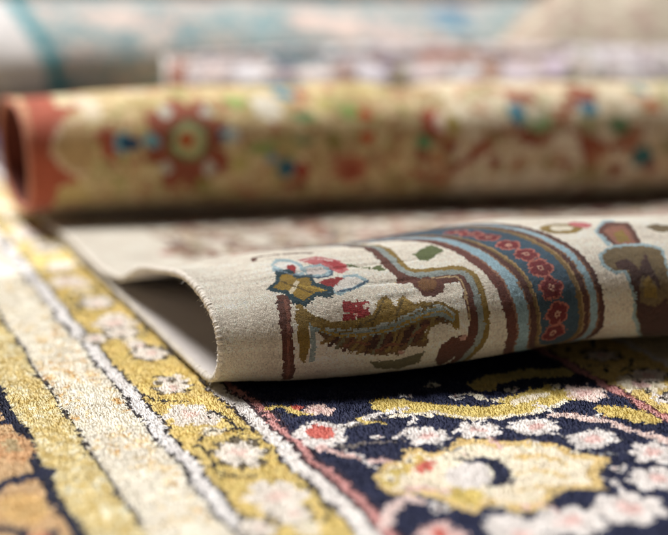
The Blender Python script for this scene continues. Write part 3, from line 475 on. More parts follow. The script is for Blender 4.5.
TAN_OPS = [
    ('poly', 'rust_end_band', (170, 88, 66), [(143.1, 7.0), (143.8, 43.1), (133.9, 34.1), (100.8, 33.1), (93.7, 23.0), (74.9, 12.0), (62.0, 19.0), (54.8, 28.1), (50.8, 15.0), (29.0, 13.0), (8.2, 0.0), (74.6, 0.0)]),
    ('poly', 'scallop#1', (214, 198, 160), [(144.4, 25.1), (144.4, 34.1), (122.3, 36.1), (102.2, 29.1), (106.3, 21.0)]),
    ('poly', 'lozenge#1', (190, 160, 116), [(73.9, 12.0), (89.3, 22.0), (92.7, 32.1), (80.7, 37.1), (69.5, 37.1), (58.6, 30.1), (62.0, 20.0)]),
    ('line', 'lozenge#1', (222, 196, 170), 2.5, [(73.9, 12.0), (89.3, 22.0), (92.7, 32.1)]),
    ('line', 'lozenge#1', (222, 196, 170), 2.5, [(73.9, 12.0), (62.0, 20.0), (58.6, 30.1)]),
    ('poly', 'scallop#2', (200, 176, 120), [(48.7, 14.0), (53.5, 25.1), (45.7, 34.1), (37.1, 31.1), (38.2, 17.0)]),
    ('blob', 'spray#0', (222, 206, 180), (107.3, 39.1), 18.6, 7.1, 5, 0.3, 0.0, 0.0),
    ('blob', 'blue_bud#1', (170, 88, 66), (76.3, 46.1), 9.1, 7.6, 5, 0.3, 0.0, 0.0),
    ('blob', 'blue_bud#1', (130, 180, 196), (76.0, 53.1), 6.5, 5.0, 0, 0.25, 0.0, 0.0),
    ('blob', 'blue_bud#1', (24, 78, 116), (75.6, 57.1), 4.6, 6.0, 0, 0.25, 0.0, 0.0),
    ('blob', 'medallion#1', (148, 82, 60), (75.3, 91.2), 32.0, 26.5, 8, 0.4, 0.2, 0.0),
    ('blob', 'medallion#1', (192, 190, 176), (94.4, 81.2), 5.3, 4.3, 4, 0.3, 0.0, 0.0),
    ('blob', 'medallion#1', (192, 190, 176), (92.7, 104.2), 5.0, 4.3, 4, 0.3, 0.0, 0.0),
    ('blob', 'medallion#1', (192, 190, 176), (60.6, 77.2), 3.8, 4.1, 4, 0.3, 0.0, 0.0),
    ('blob', 'medallion#1', (192, 190, 176), (59.3, 102.2), 3.8, 4.5, 4, 0.3, 0.0, 0.0),
    ('blob', 'medallion#1', (192, 190, 176), (74.6, 114.2), 3.1, 4.0, 4, 0.3, 0.0, 0.0),
    ('blob', 'medallion#1', (192, 190, 176), (76.0, 69.1), 3.1, 4.0, 4, 0.3, 0.0, 0.0),
    ('blob', 'medallion#1', (186, 184, 132), (75.3, 91.2), 11.9, 11.6, 0, 0.25, 0.0, 0.0),
    ('blob', 'medallion#1', (96, 120, 80), (75.3, 91.2), 11.9, 11.6, 0, 0.25, 0, 0.82),
    ('blob', 'medallion#1', (190, 84, 36), (76.0, 89.2), 4.1, 4.5, 0, 0.25, 0.0, 0.0),
    ('blob', 'medallion#1', (120, 176, 190), (76.7, 70.1), 4.3, 5.1, 0, 0.25, 0.0, 0.0),
    ('blob', 'dot_flower#1', (200, 206, 200), (77.7, 115.2), 4.6, 6.6, 0, 0.25, 0.0, 0.0),
    ('blob', 'dot_flower#1', (44, 120, 150), (77.3, 111.2), 2.4, 3.0, 0, 0.25, 0.0, 0.0),
    ('blob', 'spray#1', (222, 214, 196), (96.4, 141.3), 11.9, 9.4, 6, 0.4, 0.0, 0.0),
    ('blob', 'spray#1', (44, 120, 150), (108.7, 155.3), 6.5, 5.6, 0, 0.25, 0.0, 0.0),
    ('blob', 'spray#1', (170, 88, 66), (108.7, 166.3), 5.7, 4.5, 0, 0.25, 0.0, 0.0),
    ('blob', 'spray#2', (104, 140, 92), (88.6, 161.3), 3.4, 7.1, 0, 0.25, 0.0, 0.0),
    ('blob', 'spray#2', (106, 140, 96), (73.2, 159.3), 2.2, 6.0, 0, 0.25, 0.0, 0.0),
    ('blob', 'spray#3', (40, 100, 120), (57.2, 148.3), 5.6, 5.5, 0, 0.25, 0.0, 0.0),
    ('blob', 'spray#3', (156, 66, 50), (55.9, 157.3), 5.4, 5.0, 0, 0.25, 0.0, 0.0),
    ('blob', 'spray#3', (140, 80, 60), (46.3, 154.3), 2.8, 8.5, 0, 0.25, 0.0, 0.0),
    ('blob', 'spray#3', (120, 150, 160), (63.7, 139.3), 3.6, 3.5, 0, 0.25, 0.0, 0.0),
    ('blob', 'spray#4', (200, 86, 34), (86.9, 197.4), 3.9, 4.1, 0, 0.25, 0.0, 0.0),
    ('blob', 'spray#4', (196, 76, 34), (73.9, 196.4), 3.6, 4.5, 0, 0.25, 0.0, 0.0),
    ('blob', 'spray#4', (150, 168, 96), (89.6, 188.4), 6.2, 6.3, 0, 0.25, 0.0, 0.0),
    ('blob', 'spray#5', (176, 110, 80), (55.9, 186.4), 9.1, 12.1, 6, 0.3, 0.0, 0.0),
    ('blob', 'spray#5', (146, 66, 46), (54.8, 187.4), 3.8, 4.5, 0, 0.25, 0.0, 0.0),
    ('blob', 'leaf#0', (150, 168, 96), (101.9, 123.2), 8.3, 7.2, 4, 0.3, 0.0, 0.0),
    ('blob', 'leaf#1', (190, 176, 110), (61.0, 120.2), 6.5, 5.5, 4, 0.3, 0.0, 0.0),
    ('blob', 'leaf#2', (150, 140, 80), (48.4, 98.2), 5.3, 5.0, 4, 0.3, 0.0, 0.0),
    ('blob', 'leaf#3', (150, 168, 96), (69.2, 133.3), 4.0, 9.6, 4, 0.3, 0.0, 0.0),
    ('blob', 'leaf#4', (190, 176, 110), (96.4, 175.4), 6.3, 5.7, 4, 0.3, 0.0, 0.0),
    ('blob', 'leaf#5', (150, 140, 80), (72.2, 176.4), 5.6, 6.1, 4, 0.3, 0.0, 0.0),
    ('creamzone',),
    ('blob', 'rosette#1', (160, 66, 40), (84.8, 240.5), 11.1, 8.4, 6, 0.3, 0.0, 0.0),
    ('blob', 'rosette#1', (228, 206, 184), (84.5, 245.5), 6.6, 4.7, 0, 0.25, 0.0, 0.0),
    ('blob', 'rosette#1', (170, 150, 70), (82.4, 251.5), 6.3, 3.8, 0, 0.25, 0.0, 0.0),
    ('blob', 'leaf#r', (90, 150, 100), (71.5, 232.5), 4.6, 5.0, 0, 0.25, 0.0, 0.0),
    ('line', 'vine#1', (160, 96, 66), 4.5, [(50.4, 228.5), (50.1, 246.5), (60.0, 258.5), (70.2, 268.5), (74.6, 277.6), (79.0, 290.6)]),
    ('poly', 'vine#1', (148, 82, 60), [(60.0, 254.5), (71.2, 268.5), (70.2, 273.5), (57.2, 263.5)]),
    ('line', 'vine#2', (160, 96, 66), 4.5, [(76.0, 315.6), (85.5, 321.6), (97.8, 333.7), (107.3, 346.7)]),
    ('line', 'vine#2', (160, 96, 66), 4.5, [(79.0, 310.6), (74.9, 323.6), (69.2, 336.7), (64.0, 351.7), (65.8, 362.7)]),
    ('line', 'vine#3', (160, 96, 66), 4, [(95.1, 303.6), (103.6, 300.6), (106.6, 291.6)]),
    ('poly', 'vine#2', (148, 82, 60), [(72.2, 325.7), (68.1, 346.7), (60.6, 343.7), (46.7, 338.7), (57.6, 330.7)]),
    ('blob', 'rosette#2', (148, 82, 60), (72.9, 300.6), 6.6, 12.5, 5, 0.3, 0.0, 0.0),
    ('blob', 'vine_leaf#0', (176, 124, 92), (51.4, 232.5), 3.9, 4.5, 4, 0.5, 2.8952328834257184, 0.0),
    ('blob', 'vine_leaf#1', (176, 124, 92), (46.3, 245.5), 6.0, 4.7, 3, 0.5, 5.868242670896119, 0.0),
    ('blob', 'vine_leaf#2', (140, 76, 54), (53.8, 251.5), 5.3, 3.0, 3, 0.5, 3.081119150829859, 0.0),
    ('blob', 'vine_leaf#3', (140, 76, 54), (62.3, 262.5), 5.1, 3.0, 5, 0.5, 3.053555498566209, 0.0),
    ('blob', 'vine_leaf#4', (150, 82, 58), (68.1, 270.5), 4.3, 4.5, 3, 0.5, 3.2369438996556705, 0.0),
    ('blob', 'vine_leaf#5', (150, 130, 84), (72.9, 275.6), 3.4, 6.1, 5, 0.5, 4.894185889524346, 0.0),
    ('blob', 'vine_leaf#6', (176, 124, 92), (76.3, 284.6), 3.8, 5.0, 5, 0.5, 0.1829662907448979, 0.0),
    ('blob', 'vine_leaf#7', (150, 82, 58), (71.5, 292.6), 3.3, 5.5, 4, 0.5, 5.196790949558368, 0.0),
    ('blob', 'vine_leaf#8', (176, 124, 92), (71.9, 305.6), 3.2, 4.0, 5, 0.5, 3.4393785511005106, 0.0),
    ('blob', 'vine_leaf#9', (150, 130, 84), (77.7, 313.6), 2.6, 6.0, 3, 0.5, 1.3330077085936525, 0.0),
    ('blob', 'vine_leaf#10', (176, 124, 92), (85.9, 318.6), 5.1, 5.7, 3, 0.5, 1.0682971661380372, 0.0),
    ('blob', 'vine_leaf#11', (140, 76, 54), (93.7, 327.7), 5.8, 5.2, 3, 0.5, 3.0841078367499426, 0.0),
    ('blob', 'vine_leaf#12', (140, 76, 54), (103.9, 338.7), 15.0, 9.6, 4, 0.5, 1.4394742528747855, 0.0),
    ('blob', 'vine_leaf#13', (164, 104, 74), (72.6, 326.7), 3.9, 3.5, 3, 0.5, 5.472251352976866, 0.0),
    ('blob', 'vine_leaf#14', (150, 82, 58), (66.8, 337.7), 3.1, 6.0, 3, 0.5, 3.008439795971942, 0.0),
    ('blob', 'vine_leaf#15', (164, 104, 74), (63.7, 342.7), 3.9, 6.5, 3, 0.5, 5.565042495241303, 0.0),
    ('blob', 'vine_leaf#16', (140, 76, 54), (64.4, 352.7), 3.7, 5.0, 5, 0.5, 2.122420963466677, 0.0),
    ('blob', 'vine_leaf#17', (176, 124, 92), (58.3, 338.7), 5.3, 4.1, 4, 0.5, 1.980006915803417, 0.0),
    ('blob', 'vine_leaf#18', (150, 130, 84), (49.7, 336.7), 5.5, 6.2, 5, 0.5, 1.5296495867602793, 0.0),
    ('blob', 'vine_leaf#19', (150, 82, 58), (70.9, 357.7), 3.4, 6.0, 3, 0.5, 1.2016109273707412, 0.0),
    ('blob', 'vine_leaf#20', (176, 124, 92), (59.6, 364.7), 5.1, 5.6, 4, 0.5, 4.562605755293576, 0.0),
    ('blob', 'vine_leaf#21', (176, 124, 92), (70.2, 366.7), 2.7, 4.5, 5, 0.5, 2.084868638814047, 0.0),
    ('blob', 'vine_leaf#22', (140, 76, 54), (99.8, 303.6), 8.0, 5.3, 3, 0.5, 5.422837974022114, 0.0),
    ('blob', 'vine_leaf#23', (150, 82, 58), (100.8, 294.6), 8.9, 6.4, 4, 0.5, 4.754457910282633, 0.0),
    ('blob', 'vine_leaf#24', (140, 76, 54), (69.2, 248.5), 4.5, 5.0, 4, 0.5, 3.732650560638355, 0.0),
    ('blob', 'vine_leaf#25', (150, 82, 58), (63.0, 231.5), 4.3, 6.0, 3, 0.5, 2.441293866444778, 0.0),
    ('blob', 'vine_leaf#26', (140, 76, 54), (57.6, 274.5), 4.8, 5.1, 4, 0.5, 4.174628519105, 0.0),
    ('blob', 'vine_leaf#27', (176, 124, 92), (55.9, 290.6), 3.8, 5.0, 3, 0.5, 0.3399960846035148, 0.0),
    ('blob', 'vine_leaf#28', (150, 130, 84), (56.6, 308.6), 5.6, 4.1, 3, 0.5, 5.783272207989288, 0.0),
    ('blob', 'vine_leaf#29', (140, 76, 54), (54.2, 321.6), 3.3, 5.1, 3, 0.5, 3.006207342565932, 0.0),
    ('blob', 'vine_leaf#30', (140, 76, 54), (49.7, 353.7), 6.0, 5.4, 3, 0.5, 2.761029323621033, 0.0),
    ('blob', 'vine_leaf#31', (150, 82, 58), (53.1, 375.8), 5.3, 5.3, 4, 0.5, 3.1284574571276593, 0.0),
    ('blob', 'blue_bud#2', (76, 136, 156), (86.9, 290.6), 7.3, 6.0, 0, 0.25, 0.0, 0.0),
    ('blob', 'rosette#2', (140, 164, 112), (81.1, 302.6), 7.2, 8.1, 0, 0.25, 0.0, 0.0),
    ('blob', 'rosette#2', (214, 206, 180), (86.2, 300.6), 5.3, 5.7, 0, 0.25, 0.0, 0.0),
    ('blob', 'blue_bud#3', (70, 130, 152), (88.6, 336.7), 5.1, 5.9, 0, 0.25, 0.0, 0.0),
    ('blob', 'rosette#3', (232, 216, 190), (68.8, 319.6), 6.8, 9.0, 5, 0.3, 0.0, 0.0),
    ('blob', 'leaf#q', (110, 140, 100), (77.7, 353.7), 5.5, 6.6, 0, 0.25, 0.0, 0.0),
    ('blob', 'leaf#p', (60, 110, 110), (58.6, 369.7), 6.5, 7.1, 0, 0.25, 0.0, 0.0),
    ('blob', 'rosette#4', (180, 120, 80), (91.0, 378.8), 6.5, 6.3, 0, 0.25, 0.0, 0.0),
]
PALE_OPS = [
    ('blob', 'motif#qp1', (206, 186, 176), (208.6, 164.7), 21.1, 29.9, 6, 0.25, 0.0, 0.0),
    ('blob', 'motif#qp2', (214, 194, 184), (194.8, 355.9), 29.6, 35.4, 6, 0.25, 0.0, 0.0),
    ('blob', 'motif#qp3', (206, 190, 184), (176.2, 399.2), 21.1, 27.2, 6, 0.25, 0.0, 0.0),
    ('blob', 'motif#qt1', (22, 84, 92), (150.3, 287.4), 5.4, 11.8, 6, 0.25, 0.0, 0.0),
    ('blob', 'motif#qt2', (22, 84, 92), (153.3, 311.4), 6.0, 12.4, 6, 0.25, 0.0, 0.0),
    ('blob', 'motif#qt3', (40, 90, 96), (151.5, 334.3), 4.5, 8.6, 6, 0.25, 0.0, 0.0),
    ('blob', 'motif#qf1', (110, 150, 170), (199.6, 468.9), 22.6, 18.6, 6, 0.25, 0.0, 0.0),
    ('blob', 'motif#qf3', (80, 110, 140), (232.7, 497.8), 17.8, 15.0, 6, 0.25, 0.0, 0.0),
    ('blob', 'motif#qf2', (160, 104, 80), (156.9, 432.9), 7.5, 11.3, 6, 0.25, 0.0, 0.0),
    ('blob', 'motif#qf4', (150, 100, 80), (156.9, 455.7), 6.3, 10.8, 6, 0.25, 0.0, 0.0),
    ('blob', 'motif#qb3', (130, 166, 172), (140.7, 107.0), 4.5, 6.0, 6, 0.25, 0.0, 0.0),
    ('blob', 'motif#qb4', (130, 166, 172), (155.7, 245.3), 5.7, 7.2, 6, 0.25, 0.0, 0.0),
    ('blob', 'motif#qb6', (120, 160, 168), (146.1, 165.9), 4.5, 5.5, 6, 0.25, 0.0, 0.0),
    ('blob', 'motif#qb7', (130, 166, 172), (169.5, 212.8), 7.2, 6.8, 6, 0.25, 0.0, 0.0),
    ('blob', 'motif#qb8', (130, 160, 168), (160.5, 145.5), 6.3, 5.7, 6, 0.25, 0.0, 0.0),
    ('blob', 'motif#qb9', (130, 166, 172), (180.4, 282.6), 10.0, 8.9, 6, 0.25, 0.0, 0.0),
    ('poly', 'white_end', (206, 202, 200), [(300.0, 61.3), (285.6, 115.4), (259.1, 107.0), (196.0, 85.4), (155.7, 78.2), (126.9, 84.2), (78.8, 110.6), (84.8, 0.0)]),
    ('line', 'teal_stripe', (0, 128, 140), 13, [(285.6, 116.6), (248.3, 101.0), (191.8, 84.2), (155.7, 78.2), (129.3, 83.0), (93.8, 101.0)]),
]
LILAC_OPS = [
    ('blob', 'motif#q0', (196, 180, 176), (107.8, 34.5), 12.0, 11.0, 6, 0.3, 0.0, 0.0),
    ('blob', 'motif#q1', (232, 228, 232), (104.6, 59.8), 10.0, 13.1, 6, 0.3, 0.0, 0.0),
    ('blob', 'motif#q2', (150, 140, 150), (108.2, 85.0), 11.2, 7.3, 6, 0.3, 0.0, 0.0),
    ('blob', 'motif#q3', (236, 226, 224), (99.8, 106.1), 8.8, 12.7, 6, 0.3, 0.0, 0.0),
    ('blob', 'motif#q4', (170, 140, 130), (102.6, 127.9), 9.4, 7.3, 6, 0.3, 0.0, 0.0),
    ('blob', 'motif#q5', (228, 222, 232), (100.6, 147.3), 9.0, 11.4, 6, 0.3, 0.0, 0.0),
    ('blob', 'motif#q6', (140, 130, 100), (99.0, 168.3), 8.6, 6.4, 6, 0.3, 0.0, 0.0),
    ('blob', 'motif#q7', (232, 214, 214), (100.6, 189.4), 9.1, 12.3, 6, 0.3, 0.0, 0.0),
    ('blob', 'motif#q8', (236, 230, 236), (97.0, 213.8), 8.2, 11.0, 6, 0.3, 0.0, 0.0),
    ('blob', 'motif#q9', (190, 150, 130), (101.0, 234.8), 9.2, 8.1, 6, 0.3, 0.0, 0.0),
    ('blob', 'motif#q10', (226, 214, 224), (99.4, 257.6), 8.8, 14.8, 6, 0.3, 0.0, 0.0),
    ('blob', 'motif#q11', (206, 190, 206), (103.8, 284.5), 10.0, 9.9, 6, 0.3, 0.0, 0.0),
    ('blob', 'motif#q12', (60, 96, 100), (117.0, 96.8), 5.8, 21.9, 6, 0.3, 0.0, 0.0),
    ('blob', 'motif#q13', (150, 110, 90), (114.2, 200.3), 5.3, 22.3, 6, 0.3, 0.0, 0.0),
    ('blob', 'motif#q14', (120, 100, 90), (94.2, 51.3), 3.3, 18.1, 6, 0.3, 0.0, 0.0),
    ('blob', 'motif#q15', (110, 100, 70), (91.0, 138.0), 2.8, 25.3, 6, 0.3, 0.0, 0.0),
    ('line', 'border_stripe#1', (74, 56, 48), 9, [(133.5, 14.3), (126.7, 68.2), (121.4, 134.7), (118.6, 208.7), (120.6, 292.9)]),  # shade of the gap to the pale roll, painted as a dark stripe
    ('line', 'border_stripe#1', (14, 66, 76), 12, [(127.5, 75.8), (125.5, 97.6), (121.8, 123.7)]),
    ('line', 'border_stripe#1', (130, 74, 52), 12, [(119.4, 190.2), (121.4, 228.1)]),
    ('blob', 'rust_corner', (140, 88, 68), (107.8, 6.7), 16.9, 7.6, 5, 0.3, 0.0, 0.0),
]

def lin(c):
    c = np.array(c, float) / 255
    return np.where(c <= .04045, c / 12.92, ((c + .055) / 1.055) ** 2.4)

class Weave:
    """a raster of knots over local rug coordinates (u, v) in mm"""
    def __init__(self, u0, u1, v0, v1, k, ground, ground_part, wob=.5, seed=1):
        self.nu = int(round((u1 - u0) / k)); self.nv = int(round((v1 - v0) / k))
        self.k = k; self.u0 = u0; self.v0 = v0
        u = u0 + (np.arange(self.nu) + .5) * k; v = v0 + (np.arange(self.nv) + .5) * k
        self.U, self.V = np.meshgrid(u, v, indexing='ij')
        n = wob
        self.Uw = self.U + (value_noise(self.U / 2.2, self.V / 2.2, seed) - .5) * 2 * n
        self.Vw = self.V + (value_noise(self.U / 2.2 + 40, self.V / 2.2, seed + 1) - .5) * 2 * n
        self.col = np.empty((self.nu, self.nv, 3)); self.col[:] = lin(ground)
        self.pid = np.zeros((self.nu, self.nv), np.int32)
        self.names = [ground_part]; self.up = [None]; self.keys = {ground_part: 0}
    def part(self, key):
        if key is None: return None
        if key not in self.keys:
            up = self.part(key.split('/')[0]) if '/' in key else None
            self.keys[key] = len(self.names)
            self.names.append(key.split('/')[-1].split('#')[0]); self.up.append(up)
        return self.keys[key]
    def box(self, lo, hi):
        i0 = max(0, int((lo[0] - self.u0) / self.k) - 1); i1 = min(self.nu, int((hi[0] - self.u0) / self.k) + 2)
        j0 = max(0, int((lo[1] - self.v0) / self.k) - 1); j1 = min(self.nv, int((hi[1] - self.v0) / self.k) + 2)
        if i1 <= i0 or j1 <= j0: return None
        return slice(i0, i1), slice(j0, j1)
    def put(self, sl, m, key, colour):
        if colour is not None: self.col[sl][m] = lin(colour)
        p = self.part(key)
        if p is not None: self.pid[sl][m] = p
    def poly(self, key, colour, pts):
        pts = np.array(pts, float)
        sl = self.box(pts.min(0) - 2, pts.max(0) + 2)
        if sl is None: return
        x, y = self.Uw[sl], self.Vw[sl]
        m = np.zeros(x.shape, bool)
        for (ax, ay), (bx, by) in zip(pts, np.roll(pts, -1, 0)):
            if ay == by: continue
            c = ((ay > y) != (by > y)) & (x < (bx - ax) * (y - ay) / (by - ay) + ax)
            m ^= c
        self.put(sl, m, key, colour)
    def dist(self, sl, pts):
        x, y = self.Uw[sl], self.Vw[sl]
        d = np.full(x.shape, 1e9); sd = np.zeros(x.shape)
        for (ax, ay), (bx, by) in zip(pts[:-1], pts[1:]):
            ex, ey = bx - ax, by - ay; L = ex * ex + ey * ey + 1e-12
            h = np.clip(((x - ax) * ex + (y - ay) * ey) / L, 0, 1)
            q = np.hypot(x - ax - h * ex, y - ay - h * ey)
            side = np.sign(ex * (y - ay) - ey * (x - ax))
            m = q < d; d[m] = q[m]; sd[m] = side[m]
        return d, sd
    def line(self, key, colour, width, pts, curve=True):
        pts = np.array(pts, float)
        if curve and len(pts) > 2: pts = catmull(pts, 6)
        sl = self.box(pts.min(0) - width - 2, pts.max(0) + width + 2)
        if sl is None: return
        d, _ = self.dist(sl, pts)
        self.put(sl, d < width / 2, key, colour)
    def bands(self, pts, bands):
        """parallel stripes beside one curve: (key, colour, from, to) in mm, signed across the curve"""
        pts = catmull(np.array(pts, float), 6)
        lo = min(b[2] for b in bands); hi = max(b[3] for b in bands); r = max(abs(lo), abs(hi))
        sl = self.box(pts.min(0) - r - 2, pts.max(0) + r + 2)
        d, sd = self.dist(sl, pts); d = d * np.where(sd == 0, 1, sd)
        for key, colour, a, b in bands:
            self.put(sl, (d >= a) & (d < b), key, colour)
    def blob(self, key, colour, c, ru, rv, petals=0, depth=.25, rot=0., inner=0.):
        sl = self.box((c[0] - ru * 1.4 - 2, c[1] - rv * 1.4 - 2), (c[0] + ru * 1.4 + 2, c[1] + rv * 1.4 + 2))
        if sl is None: return
        x = (self.Uw[sl] - c[0]) / ru; y = (self.Vw[sl] - c[1]) / rv
        r = np.hypot(x, y); a = np.arctan2(y, x) + rot
        R = 1 - depth + depth * np.abs(np.cos(petals * a / 2)) ** .55 if petals else 1.0
        self.put(sl, (r < R) & (r >= inner), key, colour)
    def stray(self, p, seed):
        """some knots along an outline are tied in the neighbour's colour"""
        rng = np.random.default_rng(seed)
        I, J = np.meshgrid(np.arange(self.nu), np.arange(self.nv), indexing='ij')
        m = rng.random(I.shape) < p
        I2 = np.clip(I + m * rng.integers(-1, 2, I.shape), 0, self.nu - 1); J2 = np.clip(J + m * rng.integers(-1, 2, I.shape), 0, self.nv - 1)
        self.col = self.col[I2, J2]
    def scrolls(self, colours, scale, width, seed, where=None):
        """fine winding tracery: level lines of a slow noise, each colour its own"""
        sl = (slice(None), slice(None))
        for i, c in enumerate(colours):
            n = value_noise(self.U / scale + 9 * i, self.V / scale, seed + i) * .7 + value_noise(self.U / scale * 2.3, self.V / scale * 2.3 + 5 * i, seed + 20 + i) * .3
            m = np.abs(n - .5) < width
            if where is not None: m &= where
            self.put(sl, m, None, c)
    def vary(self, amount, seed, patch=.5, streak=None):
        """uneven dye: knot-to-knot, and slow drifts along the rows"""
        rng = np.random.default_rng(seed)
        f = 1 + amount * rng.standard_normal((self.nu, self.nv)) * .6
        f *= 1 + amount * (value_noise(self.U / 9, self.V / 9, seed) - .5) * 2 * patch
        f *= 1 + amount * (value_noise(self.U / 1.6, self.V / 30, seed + 5) - .5) * 1.2
        self.col = np.clip(self.col * f[..., None], 0.004, .9)

# ---------------------------------------------------------------- objects
def tag(o, label=None, cat=None, group=None, kind=None):
    if label: o['label'] = label
    if cat: o['category'] = cat
    if group: o['group'] = group
    if kind: o['kind'] = kind
    return o

def empty(name, loc, label, cat, group=None):
    o = bpy.data.objects.new(name, None)
    o.location = loc
    o.empty_display_size = .02
    scene.collection.objects.link(o)
    return tag(o, label, cat, group)

def mesh_object(name, verts, faces, mat, parent=None, cols=None, uvs=None, smooth_shade=True):
    """verts (n,3); faces (m,4) or (m,3) or a list of both; colours per face; uv per corner"""
    if not isinstance(faces, list): faces = [faces]
    if cols is not None and not isinstance(cols, list): cols = [cols]
    if uvs is not None and not isinstance(uvs, list): uvs = [uvs]
    me = bpy.data.meshes.new(name)
    idx = np.concatenate([f.ravel() for f in faces]).astype(np.int32)
    tot = np.concatenate([np.full(len(f), f.shape[1], np.int32) for f in faces])
    start = np.r_[0, np.cumsum(tot)[:-1]].astype(np.int32)
    base = np.array(parent.location) if parent is not None and parent.type == 'EMPTY' else np.zeros(3)
    me.vertices.add(len(verts)); me.vertices.foreach_set('co', (np.asarray(verts) - base).astype(np.float32).ravel())
    me.loops.add(len(idx)); me.loops.foreach_set('vertex_index', idx)
    me.polygons.add(len(tot)); me.polygons.foreach_set('loop_start', start)
    try: me.polygons.foreach_set('loop_total', tot)
    except Exception: pass
    me.polygons.foreach_set('use_smooth', np.full(len(tot), smooth_shade, bool))
    if cols is not None:
        c = np.concatenate(cols); c = np.c_[c, np.ones(len(c))].astype(np.float32)
        at = me.attributes.new('knot_colour', 'FLOAT_COLOR', 'FACE'); at.data.foreach_set('color', c.ravel())
    if uvs is not None:
        l = me.uv_layers.new(name='UVMap'); l.data.foreach_set('uv', np.concatenate([u.reshape(-1, 2) for u in uvs]).astype(np.float32).ravel())
    me.update(calc_edges=True)
    me.materials.append(mat)
    o = bpy.data.objects.new(name, me)
    scene.collection.objects.link(o)
    if parent is not None: o.parent = parent
    return o

def grid_normals(P):
    du = np.gradient(P, axis=0); dv = np.gradient(P, axis=1)
    n = np.cross(du, dv); return n / (np.linalg.norm(n, axis=-1, keepdims=True) + 1e-12)

def weave_parts(W, P, N, mat, parent, jitter=.0001, blades=0, blade_h=.0012, blade_w=.0003, lean=(0, 0, 0), seed=0, skip=None, under=None):
    """turn a weave into meshes: one per part, knots as faces that share corners, pile tips as small blades"""
    rng = np.random.default_rng(seed)
    nu, nv = W.nu, W.nv
    P = P + N * (rng.standard_normal((nu + 1, nv + 1, 1)) * jitter)
    V = P.reshape(-1, 3); NN = N.reshape(-1, 3)
    I, J = np.meshgrid(np.arange(nu), np.arange(nv), indexing='ij')
    q = np.stack([I * (nv + 1) + J, (I + 1) * (nv + 1) + J, (I + 1) * (nv + 1) + J + 1, I * (nv + 1) + J + 1], -1).reshape(-1, 4)
    uv = np.stack([np.stack([I, J], -1), np.stack([I + 1, J], -1), np.stack([I + 1, J + 1], -1), np.stack([I, J + 1], -1)], 2).reshape(-1, 4, 2).astype(np.float32)
    uv = uv + np.array([W.u0, W.v0]) / W.k
    col = W.col.reshape(-1, 3); pid = W.pid.ravel()
    if skip is not None: keep = ~skip.ravel()
    else: keep = np.ones(len(pid), bool)
    made = {}
    for p, name in enumerate(W.names):
        m = np.nonzero((pid == p) & keep)[0]
        if len(m) < 6: continue
        f = q[m]; used, inv = np.unique(f, return_inverse=True)
        f = inv.reshape(-1, 4); v = V[used]
        faces = [f]; cols = [col[m]]; uvs = [uv[m]]
        if blades:
            mm = np.repeat(m, blades); n = len(mm)
            a = rng.random((n, 2))
            c4 = V[q[mm]]
            root = (c4[:, 0] * (1 - a[:, :1]) + c4[:, 1] * a[:, :1]) * (1 - a[:, 1:]) + (c4[:, 3] * (1 - a[:, :1]) + c4[:, 2] * a[:, :1]) * a[:, 1:]
            nn = NN[q[mm][:, 0]]
            th = rng.random(n) * 6.283
            side = np.stack([np.cos(th), np.sin(th), np.zeros(n)], -1) * blade_w
            h = blade_h * (.6 + .7 * rng.random((n, 1)))
            tip = root + nn * h + rng.standard_normal((n, 3)) * blade_h * .35 + np.array(lean) * h
            b = len(v)
            v = np.concatenate([v, np.stack([root - side, root + side, tip], 1).reshape(-1, 3)])
            faces.append(b + np.arange(3 * n).reshape(-1, 3))
            cols.append(np.clip(col[mm] * (1 + .07 * rng.standard_normal((n, 1))), .003, .9))
            uvs.append(np.repeat(uv[mm][:, :1], 3, 1))
        o = mesh_object(name, v, faces, mat, parent, cols, uvs)
        if W.up[p] is not None and W.up[p] in made: o.parent = made[W.up[p]]
        made[p] = o
    return made

def sheet(name, P, mat, parent, colour=None, uvk=.0007):
    nu, nv = P.shape[0] - 1, P.shape[1] - 1
    I, J = np.meshgrid(np.arange(nu), np.arange(nv), indexing='ij')
    q = np.stack([I * (nv + 1) + J, (I + 1) * (nv + 1) + J, (I + 1) * (nv + 1) + J + 1, I * (nv + 1) + J + 1], -1).reshape(-1, 4)
    uv = np.stack([np.stack([I, J], -1), np.stack([I + 1, J], -1), np.stack([I + 1, J + 1], -1), np.stack([I, J + 1], -1)], 2).reshape(-1, 4, 2)
    return mesh_object(name, P.reshape(-1, 3), q, mat, parent, None, uv.astype(float))

def cord(name, path, radius, mat, parent, sides=10, wob=.12, seed=3, wrap_amp=0.):
    """a bound edge: an uneven cord along a path"""
    rng = np.random.default_rng(seed)
    path = np.asarray(path); n = len(path)
    T = np.gradient(path, axis=0); T /= np.linalg.norm(T, axis=1, keepdims=True)
    up = np.tile(np.array([E2[0], E2[1], 0.]), (n, 1))
    B = np.cross(T, up); B /= np.linalg.norm(B, axis=1, keepdims=True)
    C = np.cross(B, T)
    r = radius * (1 + wob * (value_noise(np.arange(n) * .35, np.zeros(n), seed) - .5) * 2 + wob * .5 * rng.standard_normal(n) * .6)
    a = np.linspace(0, 2 * math.pi, sides + 1)
    ln = np.r_[0, np.cumsum(np.linalg.norm(np.diff(path, axis=0), axis=1))]
    wrap = 1 + wrap_amp * np.sin(2 * math.pi * ln[:, None] / .0016 + a[None, :] + 7 * value_noise(ln * 190, ln * 0, seed)[:, None]) * (.3 + 1.2 * value_noise(ln * 90, ln * 0 + 3, seed)[:, None])
    P = path[:, None] + (r[:, None] * wrap)[..., None] * (np.cos(a)[None, :, None] * B[:, None] + np.sin(a)[None, :, None] * C[:, None])
    P[:, -1] = P[:, 0]
    return sheet(name, P, mat, parent)

